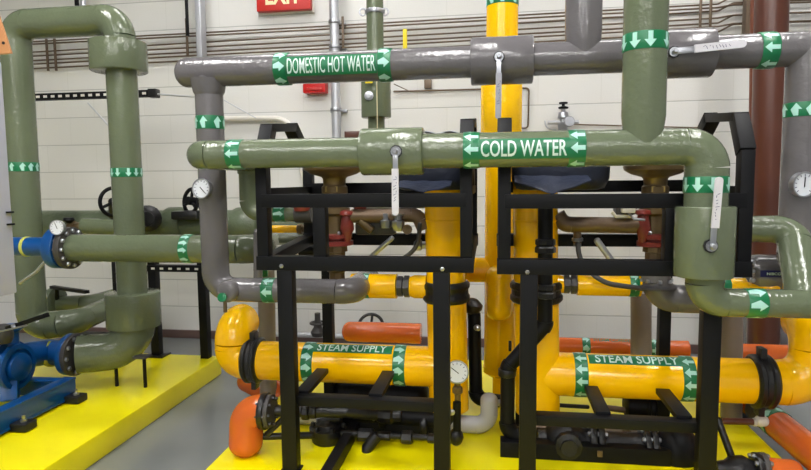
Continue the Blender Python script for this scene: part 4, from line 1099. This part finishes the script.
# lower bend to flange
zf = W(67, 354, YG-.12).z
xf = W(78, 352, YG-.12).x
rq = RR(37, 100, 350, YG-.05)
run(t, [V(xa2, YG, W(136, 322, YG).z), V(xa2, YG, zf-.0), V(xf, YG-.12, zf)], [RR(40, 136, 335, YG), rq], GREEN, bend=[0, rq*1.5, 0], split=False)
flange(t, V(xf-.012, YG-.12, zf), V(1, 0, 0), rq*1.12, .024, DGREY, 10, .012)
for px, y0, y1 in ((116, 366, 388), (144, 356, 390)):
    a, b = W(px, y0, YG-.04), W(px, y1, YG-.04); b.x = a.x
    obj('support_rod', sweep(bmesh.new(), [a, V(a.x, a.y, PZ)], [.009]*2, 10), BLK, t)
obj('support_plate', box(W(142, 356.5, YG-.1)+V(0, 0, 0), (.07, .06, .012), .002), DGREY, t)
# cardboard
t = thing('cardboard_flap', 'tan cardboard flap at the top left edge', 'board')
bm = bmesh.new(); Yc = 2.4
prism(bm, [W(-30, 12, Yc), W(-2, 15, Yc), W(10.5, 53, Yc), W(-30, 57, Yc)], V(0, 1, 0), .012); obj('board', bm, CARD, t)
obj('hole', lathe(bmesh.new(), W(3.5, 43, Yc-.001), V(0, -1, 0), [(0, .007), (.002, .007)], 12), IRON, t)
# panel
t = thing('control_panel', 'plain light grey panel box at the left edge', 'panel')
Yp = 1.5; xp = W(12.5, 220, Yp).x; z0 = W(18, 293, Yp).z; z1 = W(2, 62, Yp).z
obj('enclosure', box((xp-.3, Yp-.3, (z0+z1)/2), (.6, .6, z1-z0), .006), PANEL, t)
obj('stand', box((xp-.45, Yp-.3, z0/2), (.12, .12, z0+.01)), PANEL, t)
for y in (212, 224): obj('latch', box((xp+.003, Yp-.012, W(14, y, Yp).z), (.012, .02, .005), .001), BLK, t)
# middle horizontal pipe with flange and blue valve
t = thing('green_flanged_pipe', 'green level pipe with bolted flange crossing in front of the second green riser', 'pipe')
Ym = 2.58; zm = W(150, 248.5, Ym).z; rm = RR(28, 150, 249, Ym)
xm0 = W(71, 250, Ym).x; xm1 = W(256, 248, Ym).x
run(t, [V(xm0, Ym, zm), V(xm1, Ym, zm), V(xm1, Ym+.42, zm)], rm, GREEN)
flange(t, V(xm0-.005, Ym, zm), V(1, 0, 0), RR(42, 66, 250, Ym), .03, DGREY, 12, .011)
band(t, V(W(182, 248, Ym-rm).x, Ym, zm), V(1, 0, 0), RR(10, 181, 248, Ym)*2, rm, 1, 12)
t = thing('blue_butterfly_valve', 'blue valve bolted on the level green pipe at left', 'valve')
obj('flange', drum(V(W(55, 250, Ym).x, Ym, zm), V(W(65, 250, Ym).x, Ym, zm), RR(41, 55, 250, Ym), .004), BLUE, t)
obj('neck', sweep(bmesh.new(), [V(W(2, 248, Ym).x, Ym, zm+.005), V(W(57, 248, Ym).x, Ym, zm+.005)], [RR(19, 30, 248, Ym)]*2, 28), BLUE, t)
obj('yellow_scale', drum(V(W(26, 248, Ym).x, Ym, zm+.005), V(W(29, 248, Ym).x, Ym, zm+.005), RR(20, 30, 248, Ym), .001), mat('scale_yellow', (200, 200, 90), .5), t)
simple('grey_strap', [(20, 283, 2.62), (36, 272, 2.55), (48, 258, 2.52)], 3, GALV, 'thin silver strap curving down from the blue valve', 'strap', .05, 10)
gauge('small blue rimmed gauge above the blue valve', W(57, 227.5, 2.5), V(.1, -1, .1), RR(15, 57, 227, 2.5), V(W(60, 238, 2.58).x, 2.58, zm), rot=2)
t = thing('brass_valve', 'small brass valve left of the rear green header', 'valve')
obj('body', lathe(bmesh.new(), W(68, 226.5, 3.0), V(1, 0, 0), [(0, .02), (.015, .032), (.04, .032), (.045, .022), (.08, .026), (.085, .034), (.1, .034)], 8), BRASS, t, 25)
obj('black_knob', lathe(bmesh.new(), W(69, 223, 2.97), V(0, 0, 1), [(0, .012), (.015, .03), (.03, .026)], 10), BLK, t)
obj('stem', sweep(bmesh.new(), [W(62, 229, 3.0), W(84, 228, 3.0)], [.016]*2, 10), BRASS, t)
t = thing('green_rear_header', 'green pipe behind the second green riser', 'pipe')
run(t, [W(84, 226, 3.0), W(125, 228, 3.0)], RR(16, 100, 227, 3.0), GREEN, caps=(0, 0))
# rear rough header with valves
t = thing('rough_green_header', 'rough coated green header with black handwheels behind the grey riser', 'pipe')
Yh = 3.3; zh = W(200, 224, Yh).z; rh = RR(28, 200, 224, Yh)
run(t, [V(W(40, 224, Yh).x, Yh, zh), V(W(297, 222, Yh).x, Yh, zh)], rh, GREEN_B, caps=(1, 1))
for px, w_, dd in ((176, 22, 34), (248, 30, 34)):
    p = W(px, 222, Yh); p.z = zh; L = RR(w_, px, 222, Yh)
    obj('valve_lagging', drum(p-V(L, 0, 0), p+V(L, 0, 0), RR(dd, px, 222, Yh), .03), GREEN_B, t)
c = W(191, 201, Yh-.1)
handwheel(t, c, V(-.55, -1, .15), RR(23, 190, 200, Yh), .011, BLK)
obj('gear_box', box(W(188, 215, Yh-.12), (.16, .1, .05), .015), IRON, t)
obj('stem', sweep(bmesh.new(), [c, W(204, 205, Yh)], [.016]*2, 12), BLK, t)
obj('operator_hub', drum(W(202, 207, Yh-.06), W(214, 205, Yh-.06), .05, .01), IRON, t)
c = W(114, 202, Yh-.1)
handwheel(t, c, V(1, -.55, 0), RR(27, 114, 200, Yh), .011, BLK)
obj('gear_box', lathe(bmesh.new(), W(149, 218, Yh-.14), V(.45, -1, 0), [(0, .05), (.02, .07), (.05, .075), (.07, .05), (.1, .04)], 18), IRON, t)
c = W(146, 196, Yh-.02); obj('valve_neck', sweep(bmesh.new(), [W(151, 208, Yh-.1), W(150, 228, Yh-.12)], [.035]*2, 14), IRON, t)
obj('valve_neck', sweep(bmesh.new(), [W(114, 202, Yh-.1), W(114, 216, Yh-.05)], [.03]*2, 14), IRON, t)
# small green level pipe behind grey riser in frame... lower rear green pipe
t = thing('low_green_pipe', 'green pipe stub with black lever behind the first green riser', 'pipe')
run(t, [W(52, 304, 3.3), W(92, 303, 3.3), W(92, 303, 3.3)+V(0, .5, 0)], RR(16, 75, 303, 3.3), GREEN, caps=(1, 0))
obj('valve_collar', drum(W(52, 302, 3.28), W(58, 302, 3.28), RR(30, 57, 302, 3.3), .006), GREEN_B, t)
obj('black_lever', beam(bmesh.new(), W(52, 287, 3.2), W(87, 292, 3.0), .03, .018), BLK, t)
obj('lever_stem', sweep(bmesh.new(), [W(57, 288, 3.2), W(57, 300, 3.28)], [.012]*2, 10), BLK, t)

# slotted support stand behind
t = thing('slotted_stand', 'black slotted strut stand between the green jacket and the grey riser', 'strut')
Ys = 3.35
zt_ = W(180, 262, Ys).z
for px in (155, 204):
    x = W(px, 300, Ys).x
    obj('upright', beam(bmesh.new(), V(x, Ys, zt_), V(x, Ys, .005 if px > 190 else PZ), .05, .05), BLK, t)
    obj('base_plate', box((x, Ys, .01 if px > 190 else PZ+.006), (.12, .1, .012), .001), IRON, t)
a, b = V(W(150, 268, Ys).x, Ys-.01, W(180, 268, Ys).z), V(W(207, 268, Ys).x, Ys-.01, W(180, 268, Ys).z)
o_ = obj('cross_channel', beam(bmesh.new(), a, b, .045, .04), BLK, t)
bm = bmesh.new()
for k in range(6):
    p = a+(b-a)*(k+.7)/6.6+V(0, -.024, 0); obj('slot', beam(bmesh.new(), p-V(.011, 0, 0), p+V(.011, 0, 0), .002, .012, V(0, 0, 1), 0), WHITEP, t)
x = W(116, 270, Ys).x
obj('upright', beam(bmesh.new(), V(x, Ys, zt_+.05), V(x, Ys, PZ), .035, .035), BLK, t)
tag(obj('floor_strut', beam(bmesh.new(), W(78, 336, 3.3), W(122, 338, 3.3), .07, .05), BLK), 'black box section between the green elbow and the wall', 'rail')

# ================================================================== BLUE PUMP
t = thing('blue_pump', 'blue pump with bolted casing on a blue base at lower left', 'pump')
Yb = 2.5
pc = W(2, 366, Yb)
L1 = RR(2, 12, 366, Yb)
obj('volute', lathe(bmesh.new(), pc-V(30*L1, 0, 0), V(1, 0, 0), [(0, 14*L1), (3*L1, 22*L1), (10*L1, 26*L1), (22*L1, 26*L1), (28*L1, 21*L1), (30*L1, 15*L1), (36*L1, 14*L1)], 40), BLUE, t)
vf = obj('casing_flange', lathe(bmesh.new(), pc+V(5*L1, 0, 0), V(1, 0, 0), [(0, 20*L1), (1*L1, 26*L1), (5*L1, 26*L1), (6*L1, 20*L1), (9*L1, 19*L1), (10*L1, 22.5*L1), (14*L1, 22.5*L1), (14.5*L1, 18*L1), (12*L1, 17*L1), (12*L1, 14.5*L1), (17*L1, 13.5*L1), (18*L1, 11*L1), (20*L1, 6*L1)], 40), BLUE, t)
bolts(vf, pc+V(14*L1, 0, 0), V(1, 0, 0), 20.3*L1, 10, .012, .024, mat('blue_bolt', (40, 104, 160), .25))
obj('motor_nose', lathe(bmesh.new(), pc+V(-26*L1, -.1, 0), V(.3, -1, 0), [(0, 15*L1), (.04, 14*L1), (.08, 10*L1), (.1, 4*L1)], 28), BLUE, t)
zs = W(45, 352, YG-.12).z
obj('suction_pipe', sweep(bmesh.new(), [W(22, 356, 2.6), V(W(48, 352, 2.73).x, 2.73, zs), V(xf-.04, 2.73, zf)], [RR(25, 45, 352, 2.7)]*3, 28), BLUE, t)
obj('suction_flange', drum(V(xf-.055, 2.73, zf), V(xf-.025, 2.73, zf), rq*1.1, .004), BLUE, t)
obj('yellow_scale', drum(V(W(50, 352, 2.73).x, 2.73, zf), V(W(53.5, 352, 2.73).x, 2.73, zf), RR(26.5, 45, 352, 2.7), .001), mat('scale_yellow_dark', (190, 186, 60), .5), t)
obj('discharge_neck', lathe(bmesh.new(), W(11, 352, 2.52), V(0, 0, 1), [(0, 9*L1), (10*L1, 8*L1), (20*L1, 8*L1), (24*L1, 13*L1), (27*L1, 13*L1)], 24), BLUE, t)
obj('pedestal', beam(bmesh.new(), W(10, 380, 2.48), W(10, 401, 2.45), .07, .07), BLUE, t)
t = thing('lever_valve', 'grey valve with long black lever on top of the blue pump', 'valve')
obj('body', lathe(bmesh.new(), W(4, 343, 2.45), V(0, 0, 1), [(0, .03), (.02, .04), (.05, .042), (.08, .034), (.09, .015)], 20), DGREY, t)
obj('lever_plate', beam(bmesh.new(), W(2, 331, 2.4), W(24, 326, 2.38), .035, .008), STEEL, t)
obj('black_lever', beam(bmesh.new(), W(8, 328, 2.4), W(47, 315, 2.4), .03, .02), BLK, t)
obj('lever_nut', lathe(bmesh.new(), W(14, 327, 2.385), V(0, -.5, 1), [(0, .01), (.012, .01), (.014, .006)], 6), STEEL, t)
t = thing('blue_base_frame', 'blue steel channel base under the pump at lower left', 'frame')
xb_ = W(72, 390, 2.6).x; zc1 = PZ+.058
def chan(name, a, b, w, h):
    obj(name, beam(bmesh.new(), a, b, w, h), BLUE, t)
    d = (b-a).normalized(); s = V(0, 0, 1).cross(d)
    obj('top_flange', beam(bmesh.new(), a+V(0, 0, h/2)-s*.02, b+V(0, 0, h/2)-s*.02, .07, .008, V(0, 0, 1) if False else None), BLUE, t)
beam_ = lambda n, a, b, w, h: obj(n, beam(bmesh.new(), a, b, w, h), BLUE, t)
beam_('side_web', V(xb_, 1.5, zc1), V(xb_, 2.62, zc1), .012, .09)
beam_('top_flange', V(xb_-.02, 1.5, zc1+.045), V(xb_-.02, 2.62, zc1+.045), .06, .01)
beam_('bottom_flange', V(xb_-.02, 1.5, zc1-.04), V(xb_-.02, 2.62, zc1-.04), .06, .01)
xl_ = -3.0
for y in (2.59, 2.2, 1.75):
    beam_('cross_web', V(xl_, y, zc1), V(xb_, y, zc1), .012, .085); beam_('cross_flange', V(xl_, y, zc1+.04), V(xb_-.02, y, zc1+.04), .05, .01)
beam_('side_web', V(xl_, 1.5, zc1), V(xl_, 2.62, zc1), .012, .09)
for y in (2.24, 2.57, 1.85):
    fo = obj('mounting_foot', box((xb_+.02, y, PZ+.02), (.12, .07, .035), .006), RUBBER, t)
    obj('anchor_bolt', lathe(bmesh.new(), V(xb_+.045, y, PZ+.035), V(0, 0, 1), [(0, .014), (.012, .014), (.014, .007), (.03, .007)], 8), STEEL, fo, 25)

# ================================================================== finish: put each thing's Empty at its base
bpy.context.view_layer.update()
for r in ROOTS:
    ch = [c for c in r.children]
    if not ch: continue
    lo = [1e9]*3; hi = [-1e9]*3
    for c in ch:
        for v in c.bound_box:
            for i in range(3):
                w = v[i]+c.location[i]; lo[i] = min(lo[i], w); hi[i] = max(hi[i], w)
    base = V((lo[0]+hi[0])/2, (lo[1]+hi[1])/2, lo[2])
    r.location = base
    for c in ch: c.location = c.location-base

# ------------------------------------------------------------------ camera, world, view
cd = bpy.data.cameras.new('camera'); cam = bpy.data.objects.new('camera', cd); C.objects.link(cam)
cd.sensor_width = 36; cd.lens = F/811*36; cd.clip_start = .02
M = Matrix((cr, cu, -fwd)).transposed().to_4x4(); M.translation = CAM; cam.matrix_world = M
bpy.context.scene.camera = cam
w = bpy.data.worlds.new('world'); bpy.context.scene.world = w; w.use_nodes = True
w.node_tree.nodes['Background'].inputs[0].default_value = (.8, .85, .9, 1); w.node_tree.nodes['Background'].inputs[1].default_value = .05
vs = bpy.context.scene.view_settings
vs.view_transform = 'Standard'; vs.look = 'None'; vs.gamma = 1; vs.use_curve_mapping = False; vs.exposure = 0.13
